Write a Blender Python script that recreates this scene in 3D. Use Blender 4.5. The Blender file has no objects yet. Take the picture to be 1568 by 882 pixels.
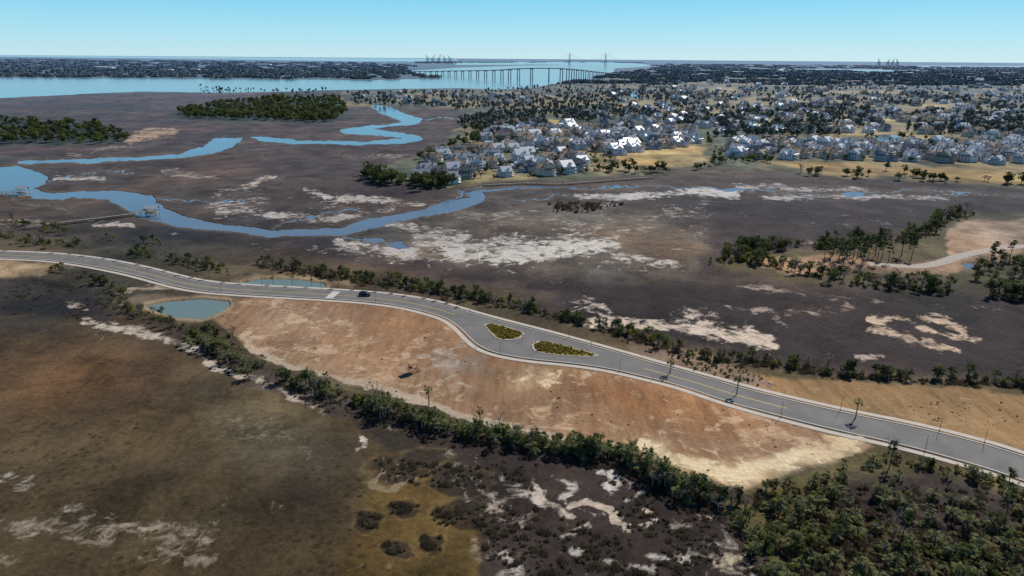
import bpy, math, numpy as np
from mathutils import Vector, Matrix
rng=np.random.default_rng(7)
H=90.0; FP=1045.33
sc=bpy.context.scene
# ------------------------------------------------------------ camera
th=math.atan(352/FP); ro=0.00765
X0=np.array([1.,0,0]); F=np.array([0,math.cos(th),-math.sin(th)]); U0=np.array([0,math.sin(th),math.cos(th)])
R=X0*math.cos(ro)+U0*math.sin(ro); U=U0*math.cos(ro)-X0*math.sin(ro)
cd=bpy.data.cameras.new('camera'); cam=bpy.data.objects.new('camera',cd); sc.collection.objects.link(cam)
cd.lens=24; cd.sensor_width=36; cd.clip_start=1; cd.clip_end=200000
M=Matrix(((R[0],U[0],-F[0],0),(R[1],U[1],-F[1],0),(R[2],U[2],-F[2],H),(0,0,0,1)))
cam.matrix_world=M; sc.camera=cam
# survey helper: plan position of a ground feature (photogrammetric back-projection on the ground plane)
def G(px,py,z=0.0):
    px=np.asarray(px,float); py=np.asarray(py,float)
    d=F[None]*FP+(px.reshape(-1,1)-784)*R[None]-(py.reshape(-1,1)-441)*U[None]
    t=(z-H)/np.minimum(d[:,2],-0.6)
    return np.stack([d[:,0]*t,d[:,1]*t,np.full(len(t),z)],1)
def g1(px,py,z=0.0): return Vector(G([px],[py],z)[0])
def unG(x,y,z=0.0):
    zc=y*F[1]+(z-H)*F[2]; xr=x*R[0]+y*R[1]+(z-H)*R[2]; yu=x*U[0]+y*U[1]+(z-H)*U[2]
    zz=np.where(zc>1,zc,1)
    return np.where(zc>1,784+FP*xr/zz,-9e4),np.where(zc>1,441-FP*yu/zz,9e4)
def lin(c):
    c=np.array(c,float)/255.
    return np.where(c<=0.04045,c/12.92,((c+0.055)/1.055)**2.4)
# ------------------------------------------------------------ noise
def h2(ix,iy,s):
    h=(ix.astype(np.int64)*374761393+iy.astype(np.int64)*668265263+s*974711)&0xffffffff
    h=((h^(h>>13))*1274126177)&0xffffffff
    return ((h^(h>>16))&0xffff)/65535.
def vn(x,y,s=0):
    ix=np.floor(x);iy=np.floor(y);fx=x-ix;fy=y-iy
    fx=fx*fx*(3-2*fx);fy=fy*fy*(3-2*fy)
    a=h2(ix,iy,s);b=h2(ix+1,iy,s);c=h2(ix,iy+1,s);d=h2(ix+1,iy+1,s)
    return (a*(1-fx)+b*fx)*(1-fy)+(c*(1-fx)+d*fx)*fy
def fbm(x,y,o=4,s=0):
    t=0;a=.5;n=0
    for i in range(o):
        t=t+a*vn(x*2**i,y*2**i,s+i*17);n+=a;a*=.55
    return t/n
# ------------------------------------------------------------ polygon tools
def segd2(x,y,a,b):
    e=b-a; t=np.clip(((x-a[0])*e[0]+(y-a[1])*e[1])/max(e@e,1e-9),0,1)
    return (x-a[0]-t*e[0])**2+(y-a[1]-t*e[1])**2
def sdf(px,py,poly,m=30):
    p=np.array(poly,float); out=np.full(px.shape,-m*1.0)
    sel=np.where((px>p[:,0].min()-m)&(px<p[:,0].max()+m)&(py>p[:,1].min()-m)&(py<p[:,1].max()+m))[0]
    x=px[sel];y=py[sel];d=np.full(x.shape,1e9);ins=np.zeros(x.shape,bool)
    for i in range(len(p)):
        a=p[i];b=p[(i+1)%len(p)]
        d=np.minimum(d,segd2(x,y,a,b))
        if a[1]!=b[1]:
            c=((a[1]>y)!=(b[1]>y))&(x<(b[0]-a[0])*(y-a[1])/(b[1]-a[1])+a[0]); ins^=c
    d=np.sqrt(d); out[sel]=np.where(ins,d,-d)
    return out
def lined(px,py,pl,m):
    p=np.array(pl,float); out=np.full(px.shape,1e3)
    sel=np.where((px>p[:,0].min()-m)&(px<p[:,0].max()+m)&(py>p[:,1].min()-m)&(py<p[:,1].max()+m))[0]
    x=px[sel];y=py[sel];d=np.full(x.shape,1e6)
    for i in range(len(p)-1): d=np.minimum(d,segd2(x,y,p[i],p[i+1]))
    out[sel]=np.sqrt(d); return out
def stroke(px,py,pl,w):
    d=lined(px,py,pl,w*2.6); return np.exp(-(d/w)**2*.7)
def inpoly(px,py,poly): return sdf(np.asarray(px,float),np.asarray(py,float),poly,1)>0
def sstep(a,b,x):
    t=np.clip((x-a)/(b-a),0,1); return t*t*(3-2*t)
# ------------------------------------------------------------ node helpers
def mat(name):
    m=bpy.data.materials.new(name); m.use_nodes=True; nt=m.node_tree
    return m,nt,nt.nodes['Principled BSDF']
def N(nt,t,**k):
    n=nt.nodes.new(t)
    for a,b in k.items(): setattr(n,a,b)
    return n
def math_(nt,op,a,b=None,c=None,clamp=False):
    n=N(nt,'ShaderNodeMath',operation=op); n.use_clamp=clamp
    for i,v in enumerate((a,b,c)):
        if v is None: continue
        if hasattr(v,'links'): nt.links.new(v,n.inputs[i])
        else: n.inputs[i].default_value=v
    return n.outputs[0]
def noise_(nt,vec,scale,detail=4,rough=.55,dist=0):
    n=N(nt,'ShaderNodeTexNoise'); n.inputs['Scale'].default_value=scale;n.inputs['Detail'].default_value=detail
    n.inputs['Roughness'].default_value=rough;n.inputs['Distortion'].default_value=dist
    nt.links.new(vec,n.inputs['Vector']); return n.outputs['Fac']
def mixc(nt,f,a,b,bt='MIX'):
    n=N(nt,'ShaderNodeMix',data_type='RGBA',blend_type=bt)
    for s,v in ((n.inputs[0],f),(n.inputs[6],a),(n.inputs[7],b)):
        if hasattr(v,'links'): nt.links.new(v,s)
        elif isinstance(v,(tuple,list,np.ndarray)): s.default_value=(*[float(q) for q in v][:3],1)
        else: s.default_value=v
    return n.outputs[2]
def simple(name,col,rough=.8,var=.25,scale=1.0,metal=0,spec=.3):
    m,nt,b=mat(name); g=N(nt,'ShaderNodeNewGeometry')
    f=noise_(nt,g.outputs['Position'],scale,5,.6)
    c=np.array(col[:3],float)
    out=mixc(nt,f,tuple(c*(1-var)),tuple(c*(1+var)))
    nt.links.new(out,b.inputs['Base Color']); b.inputs['Roughness'].default_value=rough
    b.inputs['Metallic'].default_value=metal; b.inputs['Specular IOR Level'].default_value=spec
    return m
HAZE=lin((108,134,160)); HL=5800.  # aerial haze painted into base colours, growing with distance from the origin
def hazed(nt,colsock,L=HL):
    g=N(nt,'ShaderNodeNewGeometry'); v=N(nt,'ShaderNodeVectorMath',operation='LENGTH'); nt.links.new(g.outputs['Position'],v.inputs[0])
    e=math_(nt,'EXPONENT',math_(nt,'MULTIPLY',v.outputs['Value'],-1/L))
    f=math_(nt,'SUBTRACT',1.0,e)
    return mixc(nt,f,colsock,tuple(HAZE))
# ------------------------------------------------------------ map data (plan features)
Wriv=[(-1500,118),(0,119),(250,121),(560,123),(680,120.5),(645,114),(628,109),(700,104),(800,101),(980,97.5),(1000,101),(940,104),(938,113),(920,122),(860,126),(812,134),(760,136),(700,134),(600,135),(500,137),(430,139),(330,141),(220,139),(120,143),(0,149),(-1500,210)]
Wsea=[(-1500,74),(600,90.1),(700,91.5),(640,93.6),(560,93.3),(300,89.6),(0,86),(-1500,77)]
Wsea2=[(1140,105),(1300,106),(1420,108),(1400,109.6),(1250,108.4),(1130,107)]
Wsea3=[(690,96.0),(850,95.2),(975,96.5),(970,98.5),(850,98.2),(700,98.6)]
Wsea4=[(1400,100.8),(1568,101.5),(2200,105),(2200,107),(1568,103.4),(1400,102.3)]
CA=[(-700,235),(0,255),(25,252),(45,258),(73,270),(68,281),(48,290),(80,295),(130,292),(190,292),(236,298),(240,307),(250,319),(290,333),(340,343),(400,348),(410,352),(470,349),(530,345),(560,336),(610,328),(650,320),(665,311),(700,302),(716,300),(710,294),(735,290),(738,297),(741,304),(718,314),(690,323),(650,328),(620,336),(580,345),(540,354),(530,356),(410,360),(395,358),(330,350),(280,346),(240,337),(205,324),(175,311),(165,303),(110,301),(60,303),(20,298),(0,296),(-60,300),(-700,330)]
CB=[(30,246),(110,244),(200,240),(270,235),(310,222),(330,212),(370,210),(366,216),(340,230),(290,238),(230,242),(150,247),(30,249)]
CC=[(385,208),(440,211),(470,215),(560,216),(608,212),(618,210),(580,206),(530,203),(524,197),(540,194),(600,191),(618,186),(610,181),(590,175),(571,165),(574,158),(600,163),(622,173),(647,181),(642,187),(610,192),(565,196),(600,201),(640,207),(646,213),(620,218),(520,220),(440,218),(395,214)]
CD=[(735,289.5),(790,283.5),(860,285),(862,286.3),(790,285.5),(738,292)]
branches=[([(238,300),(262,306),(300,303),(330,309),(380,305)],.1),([(410,349),(432,336),(470,331),(500,322),(545,320)],.3),([(665,311),(690,297),(740,283)],.3),([(560,336),(575,322),(600,318)],0),([(72,276),(110,268),(150,262),(200,262)],-.1),([(742,302),(800,306),(850,298),(930,303)],-.1),
 ([(645,182),(700,180),(740,184)],-.1),([(862,286),(930,280),(1000,283),(1060,290),(1120,287)],.1),([(1120,287),(1200,292),(1290,296)],0),([(1310,295),(1400,290),(1568,296)],-.1),([(20,299),(30,312),(80,316),(110,323)],-.1),([(592,370),(560,364),(520,360)],.4)]
small=[[(1095,289),(1120,286),(1140,288),(1120,291)],[(1290,295),(1310,292),(1320,297),(1300,299)],[(592,370),(612,368),(625,377),(610,379)],[(560,363),(585,361),(592,366),(572,367)],
 [(1340,208),(1360,205),(1382,208),(1378,219),(1350,218)],[(955,141),(975,141),(988,149),(972,151)],[(1470,402),(1490,401),(1495,409),(1476,411)]]
POND1=[(222,468),(250,462),(310,457),(350,461),(352,468),(330,480),(310,488),(270,485),(240,476)]
POND2=[(372,432),(400,427),(450,427),(495,433),(500,438),(470,442),(400,441),(378,437)]
UP=[(-900,330),(0,356),(150,374),(300,397),(400,410),(560,430),(720,452),(850,480),(1000,522),(1120,547),(1300,572),(1568,590),(2800,650),(2800,1300),(1700,920),(1350,770),(1140,762),(1080,750),(960,704),(820,674),(680,644),(560,608),(450,578),(340,538),(300,508),(200,478),(150,445),(0,428),(-900,440)]
PEN=[(1085,400),(1200,383),(1290,372),(1390,368),(1425,333),(1470,325),(2600,330),(2600,470),(1560,452),(1400,447),(1200,428),(1100,412)]
SUB=[(520,142),(640,137),(760,137),(812,135),(860,127),(940,113),(1000,99),(2600,108),(2600,300),(1568,284),(1400,277),(1200,263),(1100,252),(960,264),(900,270),(760,277),(700,287),(570,290),(553,272),(600,247),(690,225),(690,200),(740,185),(700,166),(520,162)]
TOP=[(0,386),(100,391.5),(160,399),(220,411),(270,424),(320,434),(400,440),(480,444),(560,449),(620,455.5),(670,465),(705,475),(750,488),(800,501),(850,514),(900,528),(950,542),(1000,556.5),(1060,573),(1130,593),(1200,611),(1300,634),(1400,654),(1500,679),(1568,700),(1700,748),(1900,840)]
BOT=[(-4,394),(95,400.5),(150,409),(208,421),(258,435),(310,445.5),(395,451.5),(478,456),(555,461),(612,468),(655,478),(688,489),(712,508),(740,534),(800,548),(870,555),(930,563.5),(985,576),(1045,591),(1112,614),(1185,634),(1280,658),(1380,680),(1475,706),(1540,726),(1670,775),(1860,870)]
ISL1=[(741,498),(752,496),(768,499),(800,509),(800,514),(793,519),(770,521),(756,515)]
ISL2=[(814,529),(824,523),(838,523),(870,531),(913,543),(912,546),(890,546.5),(845,543),(820,538)]
BRUSH=[(645,660),(760,680),(960,708),(1100,775),(1200,900),(1250,1500),(745,1500),(735,830),(690,750)]
SITE=[(325,488),(340,468),(380,455),(500,459),(620,470),(690,488),(715,515),(745,542),(800,554),(870,561),(950,572),(1050,597),(1130,624),(1200,645),(1290,668),(1340,684),(1290,702),(1220,714),(1140,748),(1080,740),(1010,712),(960,692),(900,675),(820,662),(740,645),(680,628),(600,604),(530,584),(450,563),(395,548),(365,520)]
STRIP=[(1140,575),(1300,583),(1568,603),(2600,680),(2600,1000),(1900,800),(1568,695),(1400,650),(1250,622),(1150,596)]
MID=[(320,275),(760,300),(1500,285),(1500,312),(1100,312),(1080,420),(700,430),(480,400),(250,360),(260,345),(400,365),(560,358),(700,325),(730,308),(500,335),(300,325)]
paint=[ # polygon, softness px, srgb
 ([(-2500,60),(3500,60),(3500,142),(-2500,142)],2,(74,86,82)),
 (SUB,4,(84,84,60)),
 ([(-1500,142),(0,150),(120,144),(330,142),(520,140),(560,160),(700,170),(690,225),(560,262),(540,300),(0,250),(-1500,240)],4,(76,59,47)),
 ([(270,170),(330,158),(420,150),(520,150),(535,175),(500,190),(380,186),(270,182)],4,(46,54,30)),
 ([(-900,170),(0,178),(150,190),(205,205),(190,222),(0,222),(-900,240)],4,(46,52,32)),
 ([(560,262),(640,290),(740,300),(900,290),(1200,268),(1568,290),(2600,320),(2600,470),(1568,455),(1090,420),(900,440),(760,430),(500,400),(300,380),(250,330),(540,300)],8,(60,47,39)),
 ([(640,340),(760,315),(900,318),(1000,330),(1090,370),(1060,420),(960,440),(860,420),(700,400),(560,385),(500,365)],14,(94,83,70)),
 ([(880,350),(960,340),(1040,350),(1090,380),(1040,400),(960,395)],12,(98,79,60)),
 ([(1120,330),(1180,322),(1232,328),(1225,340),(1150,347)],8,(112,76,50)),
 ([(820,435),(900,430),(1080,430),(1300,450),(2600,480),(2600,620),(1568,580),(1200,555),(1000,510),(860,470)],10,(45,34,29)),
 ([(1080,300),(1568,310),(2600,340),(2600,380),(1440,345),(1300,370),(1100,360)],12,(49,37,32)),
 ([(-700,300),(100,340),(300,370),(420,375),(640,420),(800,440),(860,470),(560,430),(300,398),(0,358),(-900,340)],6,(70,57,40)),
 ([(1080,232),(1090,222),(1060,219),(1010,222),(960,238),(950,248),(1010,256),(1090,250),(1075,242)],4,(172,144,88)),
 ([(1190,250),(1300,250),(1400,254),(1568,256),(2200,262),(2200,290),(1568,282),(1480,280),(1400,268),(1300,272),(1240,262)],3,(166,138,82)),
 ([(1130,152),(1170,148),(1180,154),(1130,158)],2,(180,155,96)),([(1180,146),(1220,150),(1210,158),(1185,154)],2,(180,155,96)),
 ([(1250,200),(1330,198),(1430,206),(1430,215),(1370,210),(1260,206)],2,(176,150,90)),
 ([(925,160),(1000,156),(1030,160),(960,165)],2,(166,144,90)),([(800,190),(850,182),(870,190)],2,(165,144,86)),
 ([(1000,170),(1060,172),(1130,170),(1120,176),(1010,176)],2,(158,138,90)),([(1240,155),(1290,152),(1290,160)],2,(170,148,92)),
 ([(1120,185),(1230,182),(1240,190),(1130,192)],2,(158,140,90)),([(1400,160),(1500,158),(1500,165),(1410,166)],2,(158,140,90)),([(1050,135),(1120,132),(1130,139),(1060,140)],2,(158,140,90)),([(1350,182),(1470,180),(1470,187),(1360,189)],2,(158,140,90)),([(1250,140),(1380,138),(1380,143),(1260,145)],2,(158,140,90)),([(1440,140),(1560,142),(1550,147),(1450,146)],2,(150,134,90)),
 (PEN,5,(80,70,44)),
 ([(1440,350),(1475,338),(1568,336),(2300,345),(2300,400),(1568,380),(1520,395),(1460,400)],4,(158,128,100)),
 ([(1160,397),(1240,390),(1330,400),(1420,402),(1460,393),(1568,376),(1568,386),(1470,408),(1440,425),(1360,420),(1300,412),(1200,418),(1165,405)],4,(148,118,90)),
 (UP,5,(82,70,45)),
 ([(-900,430),(0,425),(160,450),(300,535),(345,575),(480,625),(560,655),(610,700),(600,760),(740,840),(740,1500),(-2500,1500),(-2500,500)],7,(84,67,40)),
 ([(-900,425),(0,423),(110,432),(170,460),(160,492),(80,480),(0,478),(-900,500)],7,(58,47,36)),
 ([(0,500),(150,520),(260,560),(200,620),(60,640),(-500,620),(-500,500)],40,(90,65,36)),
 ([(300,580),(480,640),(540,700),(500,740),(380,720),(300,650)],40,(96,83,58)),
 ([(-600,700),(200,740),(420,760),(420,1000),(-900,1000)],40,(78,62,35)),
 ([(590,690),(660,680),(705,740),(740,800),(745,1500),(440,1500),(520,830),(560,760)],20,(90,68,30)),
 (BRUSH,9,(54,42,34)),
 ([(560,655),(640,660),(690,700),(640,720),(600,700)],8,(58,48,34)),
 ([(1085,765),(1340,692),(1600,740),(2800,900),(2800,1500),(1200,1500),(1180,860)],8,(88,75,42)),
 ([(1290,730),(1420,720),(1560,760),(1568,800),(1440,830),(1290,790)],15,(54,42,34)),
 (SITE,3,(142,111,82)),
 ([(400,470),(560,470),(600,500),(480,510),(400,500)],20,(150,122,95)),
 ([(560,490),(680,500),(720,540),(650,560),(560,540)],20,(138,107,78)),
 ([(860,580),(1000,590),(1100,620),(1180,660),(1060,665),(960,640)],20,(134,98,65)),
 ([(660,545),(740,542),(745,565),(690,575)],14,(144,127,110)),
 ([(770,575),(820,562),(850,575),(840,590),(790,598)],12,(166,140,107)),
 ([(965,672),(1010,670),(1050,705),(1120,712),(1220,690),(1300,672),(1330,686),(1280,702),(1220,712),(1140,746),(1080,738),(1010,710)],10,(184,160,124)),
 (STRIP,4,(132,104,68)),
 ([(960,520),(1080,545),(1180,580),(1170,596),(1060,568),(960,540)],5,(104,88,74)),
 ([(-900,395),(-4,397),(70,402),(110,408),(60,424),(0,424),(-900,430)],4,(150,125,92)),
 ([(185,460),(240,452),(330,453),(370,456),(345,478),(310,495),(270,490),(210,475)],4,(136,113,85)),
 ([(350,430),(400,422),(500,425),(540,436),(500,444),(400,443)],4,(126,107,86)),
]
mudst=[ # polyline, halfwidth px, amount, srgb
 ([(330,325),(380,320),(420,326)],9,.62,(176,168,160)),([(375,284),(425,271)],6,.7,(194,180,160)),([(470,290),(500,298)],6,.66,(190,182,175)),
 ([(520,300),(600,308),(640,310)],8,.66,(180,170,160)),([(430,328),(520,332),(600,320)],7,.62,(165,155,145)),([(515,370),(560,378),(640,388)],12,.66,(182,172,162)),
 ([(690,378),(780,380),(860,378),(940,370)],18,.74,(205,197,186)),([(760,396),(850,388)],14,.68,(200,192,180)),([(600,345),(690,355),(720,360)],10,.6,(165,155,145)),
 ([(640,365),(720,370),(800,372)],18,.58,(170,163,154)),([(880,300),(960,300),(1050,293),(1130,298)],7,.74,(190,184,178)),([(1130,285),(1250,287),(1330,290)],5,.66,(160,155,152)),
 ([(1000,298),(1100,296)],6,.7,(205,200,192)),([(1170,300),(1300,299),(1460,302)],5,.66,(165,160,156)),([(940,390),(1000,398),(1040,402)],8,.64,(190,180,168)),
 ([(900,345),(1020,350)],8,.5,(150,135,120)),([(865,462),(900,455),(930,470)],8,.64,(198,183,166)),([(910,493),(1040,496),(1100,506),(1178,520)],15,.72,(208,188,166)),([(1030,490),(1060,486)],7,.75,(215,198,178)),([(880,470),(1000,480),(1110,470)],11,.5,(180,165,150)),
 ([(1335,487),(1400,484),(1450,492),(1485,512)],8,.72,(200,174,146)),([(1345,502),(1400,520),(1470,535)],8,.72,(200,174,146)),([(1385,487),(1420,512),(1445,535)],6,.68,(200,174,146)),([(1505,520),(1440,510),(1400,500)],7,.7,(200,174,146)),([(1330,500),(1380,508),(1430,520)],7,.6,(190,165,140)),
 ([(1200,480),(1300,470)],8,.44,(150,130,115)),([(1310,545),(1350,545)],5,.66,(190,170,155)),([(1110,470),(1180,475),(1200,500)],10,.5,(160,140,124)),([(1090,430),(1300,455),(1540,470)],6,.44,(150,130,115)),([(1240,345),(1380,340)],6,.44,(140,125,112)),([(1130,375),(1250,368)],5,.44,(150,135,120)),
 ([(195,214),(225,206),(262,200)],8,.7,(180,150,115)),([(90,270),(160,275)],9,.58,(172,162,152)),([(140,340),(200,345)],7,.6,(175,165,155)),([(0,345),(60,335)],9,.55,(165,150,130)),([(100,235),(200,226)],6,.5,(150,135,120)),([(700,330),(830,330),(930,315)],14,.5,(138,127,114)),([(250,262),(330,270)],6,.5,(155,145,132)),([(520,235),(640,240)],6,.46,(150,138,124)),
 ([(870,772),(900,764),(930,775),(940,796),(970,806),(1000,794),(990,778)],6,.9,(190,172,150)),([(815,745),(830,768),(870,790)],10,.68,(190,176,160)),([(915,718),(955,730),(930,745)],9,.74,(205,196,186)),([(880,836),(920,856),(1000,872)],11,.68,(190,180,170)),
 ([(770,845),(800,872)],10,.62,(172,162,150)),([(1000,848),(1060,856)],9,.66,(182,172,160)),([(1085,792),(1050,768)],7,.6,(180,160,140)),([(850,730),(880,740),(860,760)],9,.66,(190,180,170)),([(960,760),(990,740)],9,.6,(190,180,170)),([(900,800),(860,820)],10,.6,(178,168,156)),([(1090,860),(1140,850)],8,.56,(170,155,130)),([(740,770),(800,800)],14,.5,(165,150,135)),
 ([(372,515),(400,545),(470,564),(560,588),(640,613),(720,641),(800,660),(880,670),(960,690)],5,.9,(170,153,132)),
 ([(130,490),(200,505),(250,513),(300,532),(330,560),(420,590),(500,630)],9,.64,(180,167,150)),([(540,655),(560,675),(548,690)],6,.7,(205,195,185)),([(600,655),(660,665)],6,.54,(180,170,160)),
 ([(-60,800),(60,800),(120,812),(200,800),(290,805)],32,.54,(150,138,120)),([(-20,720),(40,735)],20,.58,(166,156,142)),([(60,765),(140,785)],18,.55,(150,140,126)),([(380,650),(440,665),(500,700)],42,.48,(124,112,92)),([(0,850),(120,850),(300,830)],28,.47,(130,115,95)),
 ([(420,770),(560,800),(600,860)],10,.42,(120,100,70)),([(590,700),(570,740),(600,745),(640,730)],4,.6,(120,105,78)),([(720,815),(730,850)],8,.58,(120,105,85)),
 ([(100,465),(130,468)],6,.7,(170,155,140)),([(860,250),(980,262)],4,.5,(150,140,120)),([(1080,660),(1130,640)],7,.64,(190,158,126)),([(420,460),(480,500)],14,.56,(178,152,124)),([(470,475),(380,520)],14,.52,(176,149,120)),([(560,520),(620,500)],14,.54,(178,150,120)),
 ([(775,585),(815,575),(840,585)],15,.76,(214,190,154)),([(985,680),(1050,708),(1130,728),(1230,698),(1310,684)],14,.78,(220,200,162)),([(670,555),(730,560)],15,.6,(162,149,134)),
 ([(1180,605),(1300,590)],9,.5,(158,130,96)),([(1400,640),(1568,650)],10,.5,(158,130,94)),([(760,600),(860,640)],9,.5,(178,146,112)),([(540,560),(620,590)],8,.5,(178,150,118)),
 ([(180,450),(250,440),(300,443)],5,.6,(165,146,120)),([(1020,640),(1100,655),(1200,668),(1300,690)],12,.56,(184,152,118)),([(860,610),(900,640)],8,.54,(182,150,118)),
]
darkb=[(560,797,26,17),(622,776,28,16),(607,838,22,15),(664,831,22,15),(705,786,40,26),(610,715,50,22),(700,735,44,24),(650,700,40,14)]
# ------------------------------------------------------------ ground sheet
dep=np.concatenate([np.arange(0.06,1.6,0.028),np.arange(1.6,12,0.05),np.arange(12,44,0.062),np.array([47,52,58,66,75,84])])
rad=H/np.tan(np.radians(dep))
az=np.concatenate([np.arange(-180,-44,4.0),np.arange(-44,44.01,0.085),np.arange(48,180.1,4.0)])
A,D=np.meshgrid(np.radians(az),rad)
gx=(np.sin(A)*D).ravel(); gy=(np.cos(A)*D).ravel(); nr,nc=A.shape
px,py=unG(gx,gy)
j1=(fbm(px/45,py/16,3,3)-.5); j2=(fbm(px/45+90,py/16+50,3,9)-.5); j3=(fbm(px/8,py/4,2,5)-.5);j4=(fbm(px/8,py/4,2,15)-.5)
amp=np.clip((py-95)/80,0.02,1)
jx=px+(j1*40+j3*7)*amp; jy=py+(j2*15+j4*3.5)*amp
col=np.tile(lin((70,57,46)),(len(px),1)); dist=np.hypot(gx,gy)
for poly,soft,c in paint:
    s=sdf(jx if soft>3 else px+(j1*10+j3*3)*amp, jy if soft>3 else py+(j2*4+j4*1.5)*amp,poly,max(30,soft*1.5))
    m=sstep(-soft,soft,s)[:,None]
    col=col*(1-m)+lin(c)[None]*m
soil=np.clip(sstep(-3,3,sdf(px,py,SITE,30))+sstep(-3,3,sdf(px,py,STRIP,30)),0,1)
# macro tonal variation in plan coordinates
v=fbm(gx/60,gy/60,5,40)-.5; v2=fbm(gx/14,gy/22,4,60)-.5; v3=fbm(gx/180,gy/260,4,140)-.5
k_=(1-.4*soil)
col*=np.clip(1+(1.6*v+0.9*v2+1.0*v3)*k_,0.32,2.1)[:,None]
w=fbm(gx/90+7,gy/90,4,77)-.5
col[:,0]*=1+0.45*w; col[:,2]*=1-0.5*w
# lawns and clearings through the town
subm=sstep(-2,2,sdf(px,py,SUB,30))*(dist<9000)
lw=sstep(.49,.58,fbm(gx/80,gy/160,4,201))*subm*.8
col=col*(1-lw[:,None])+lin((150,132,88))*lw[:,None]
# brown/dark interleaved marsh zones
mz=sstep(.5,.62,fbm(gx/45+33,gy/80,5,222))*(1-soil)*(1-subm)*.5
col=col*(1-mz[:,None])+(col*.45+lin((66,48,32))*.25)*mz[:,None]
for (bx,by,rx,ry) in darkb:
    q=np.sqrt(((jx-bx)/rx)**2+((jy-by)/ry)**2)
    m=sstep(1.0,.75,q)[:,None]*0.85; col=col*(1-m)+lin((50,41,28))*m
    m=(np.exp(-((q-1.08)/.1)**2)*0.35)[:,None]; col=col*(1-m)+lin((112,94,60))*m
mud=np.zeros(len(px)); base_mc=lin((158,148,134))[None]*(1-soil[:,None])+lin((176,150,120))[None]*soil[:,None]; wsum=np.full(len(px),.08); cs=base_mc*.08
for pl,wd,a,c in mudst:
    k=stroke(px+(j1*26+j3*9)*amp,py+(j2*10+j4*4)*amp,pl,wd*1.15); mud=np.maximum(mud,k*a*.95); cs+=k[:,None]*lin(c); wsum+=k
mudc=cs/wsum[:,None]
mud=np.maximum(mud,sstep(-15,20,sdf(px,py,MID,30))*0.36)
mud=np.maximum(mud,sstep(-10,20,sdf(px,py,BRUSH,30))*0.37)
mud=np.maximum(mud,sstep(-2,6,sdf(px,py,SITE,30))*0.42)
mud=np.maximum(mud,sstep(-2,6,sdf(px,py,STRIP,30))*0.32)
mud=np.maximum(mud,.16)
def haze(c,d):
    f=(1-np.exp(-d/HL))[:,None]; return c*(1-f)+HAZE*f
col=haze(col,dist); mudc=haze(mudc,dist)  # distance haze baked into the ground vertex colours
upl=np.maximum.reduce([sstep(-4,6,sdf(jx,jy,UP)),sstep(-4,6,sdf(jx,jy,PEN)),sstep(-3,3,sdf(px,py,SUB))])
gz=-0.6+0.6*upl
wat=np.full(len(px),-30.)
for p in [Wriv,Wsea,Wsea2,Wsea3,Wsea4]: wat=np.maximum(wat,sdf(px+(j1*8)*amp,py+j2*2*amp,p,30))
for p in [CA,CB,CC,CD]+small: wat=np.maximum(wat,sdf(px+(j1*14+j3*8)*amp,py+(j2*5+j4*2.6)*amp,p,30))
for pl,wd in branches: wat=np.maximum(wat,wd-lined(px+(j1*34+j3*12)*amp,py+(j2*14+j4*5)*amp,pl,28))
gz=gz-sstep(-1.2,1.2,wat)*1.9
bank=np.exp(-((wat+2.2)/1.8)**2)*(py>230)*.4; col=col*(1-bank[:,None])+lin((104,90,72))*bank[:,None]
pnd=np.maximum(sdf(px,py,POND1),sdf(px,py,POND2)); gz-=sstep(-1.5,2.5,pnd)*1.5
bank=np.exp(-((pnd+3)/2.5)**2)*.7; col=col*(1-bank[:,None])+lin((156,136,108))*bank[:,None]
me=bpy.data.meshes.new('ground')
nv=nr*nc
vv=np.stack([gx,gy,gz],1)
i=np.arange(nr-1)[:,None]*nc+np.arange(nc-1)[None]
q=np.stack([i,i+nc,i+nc+1,i+1],-1).reshape(-1,4)
q=q[:,::-1]
me.vertices.add(nv+1); me.vertices.foreach_set('co',np.concatenate([vv,[[0,0,-.6]]]).astype(np.float32).ravel())
last=(nr-1)*nc
tri=np.array([[last+k+1,last+k,nv] for k in range(nc-1)])
nl=q.size+tri.size
me.loops.add(nl); me.loops.foreach_set('vertex_index',np.concatenate([q.ravel(),tri.ravel()]).astype(np.int32))
me.polygons.add(len(q)+len(tri))
me.polygons.foreach_set('loop_start',np.concatenate([np.arange(len(q))*4,q.size+np.arange(len(tri))*3]).astype(np.int32))
me.update(calc_edges=True); me.validate()
def addcol(n,c):
    a=me.attributes.new(n,'FLOAT_COLOR','POINT'); b=np.ones((nv+1,4),np.float32); b[:nv,:3]=np.clip(c,0,1); a.data.foreach_set('color',b.ravel())
def addf(n,c):
    a=me.attributes.new(n,'FLOAT','POINT'); a.data.foreach_set('value',np.append(c,0).astype(np.float32))
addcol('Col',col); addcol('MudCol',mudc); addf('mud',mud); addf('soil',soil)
me.polygons.foreach_set('use_smooth',np.ones(len(me.polygons),bool))
ground=bpy.data.objects.new('ground',me); sc.collection.objects.link(ground)
if me.polygons[len(q)//2].normal.z<0: me.flip_normals()
m,nt,b=mat('marsh_and_soil'); me.materials.append(m)
g=N(nt,'ShaderNodeNewGeometry'); P=g.outputs['Position']
def att(n): a=N(nt,'ShaderNodeAttribute'); a.attribute_name=n; return a
big=noise_(nt,P,.045,7,.65,.4); fine=noise_(nt,P,.8,6,.7)
mp=N(nt,'ShaderNodeMapping'); mp.inputs['Rotation'].default_value=(0,0,math.radians(35)); mp.inputs['Scale'].default_value=(1,.16,1); nt.links.new(P,mp.inputs['Vector'])
st=noise_(nt,mp.outputs[0],.45,5,.6)
vo=N(nt,'ShaderNodeTexVoronoi',feature='DISTANCE_TO_EDGE'); vo.inputs['Scale'].default_value=.022
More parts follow.
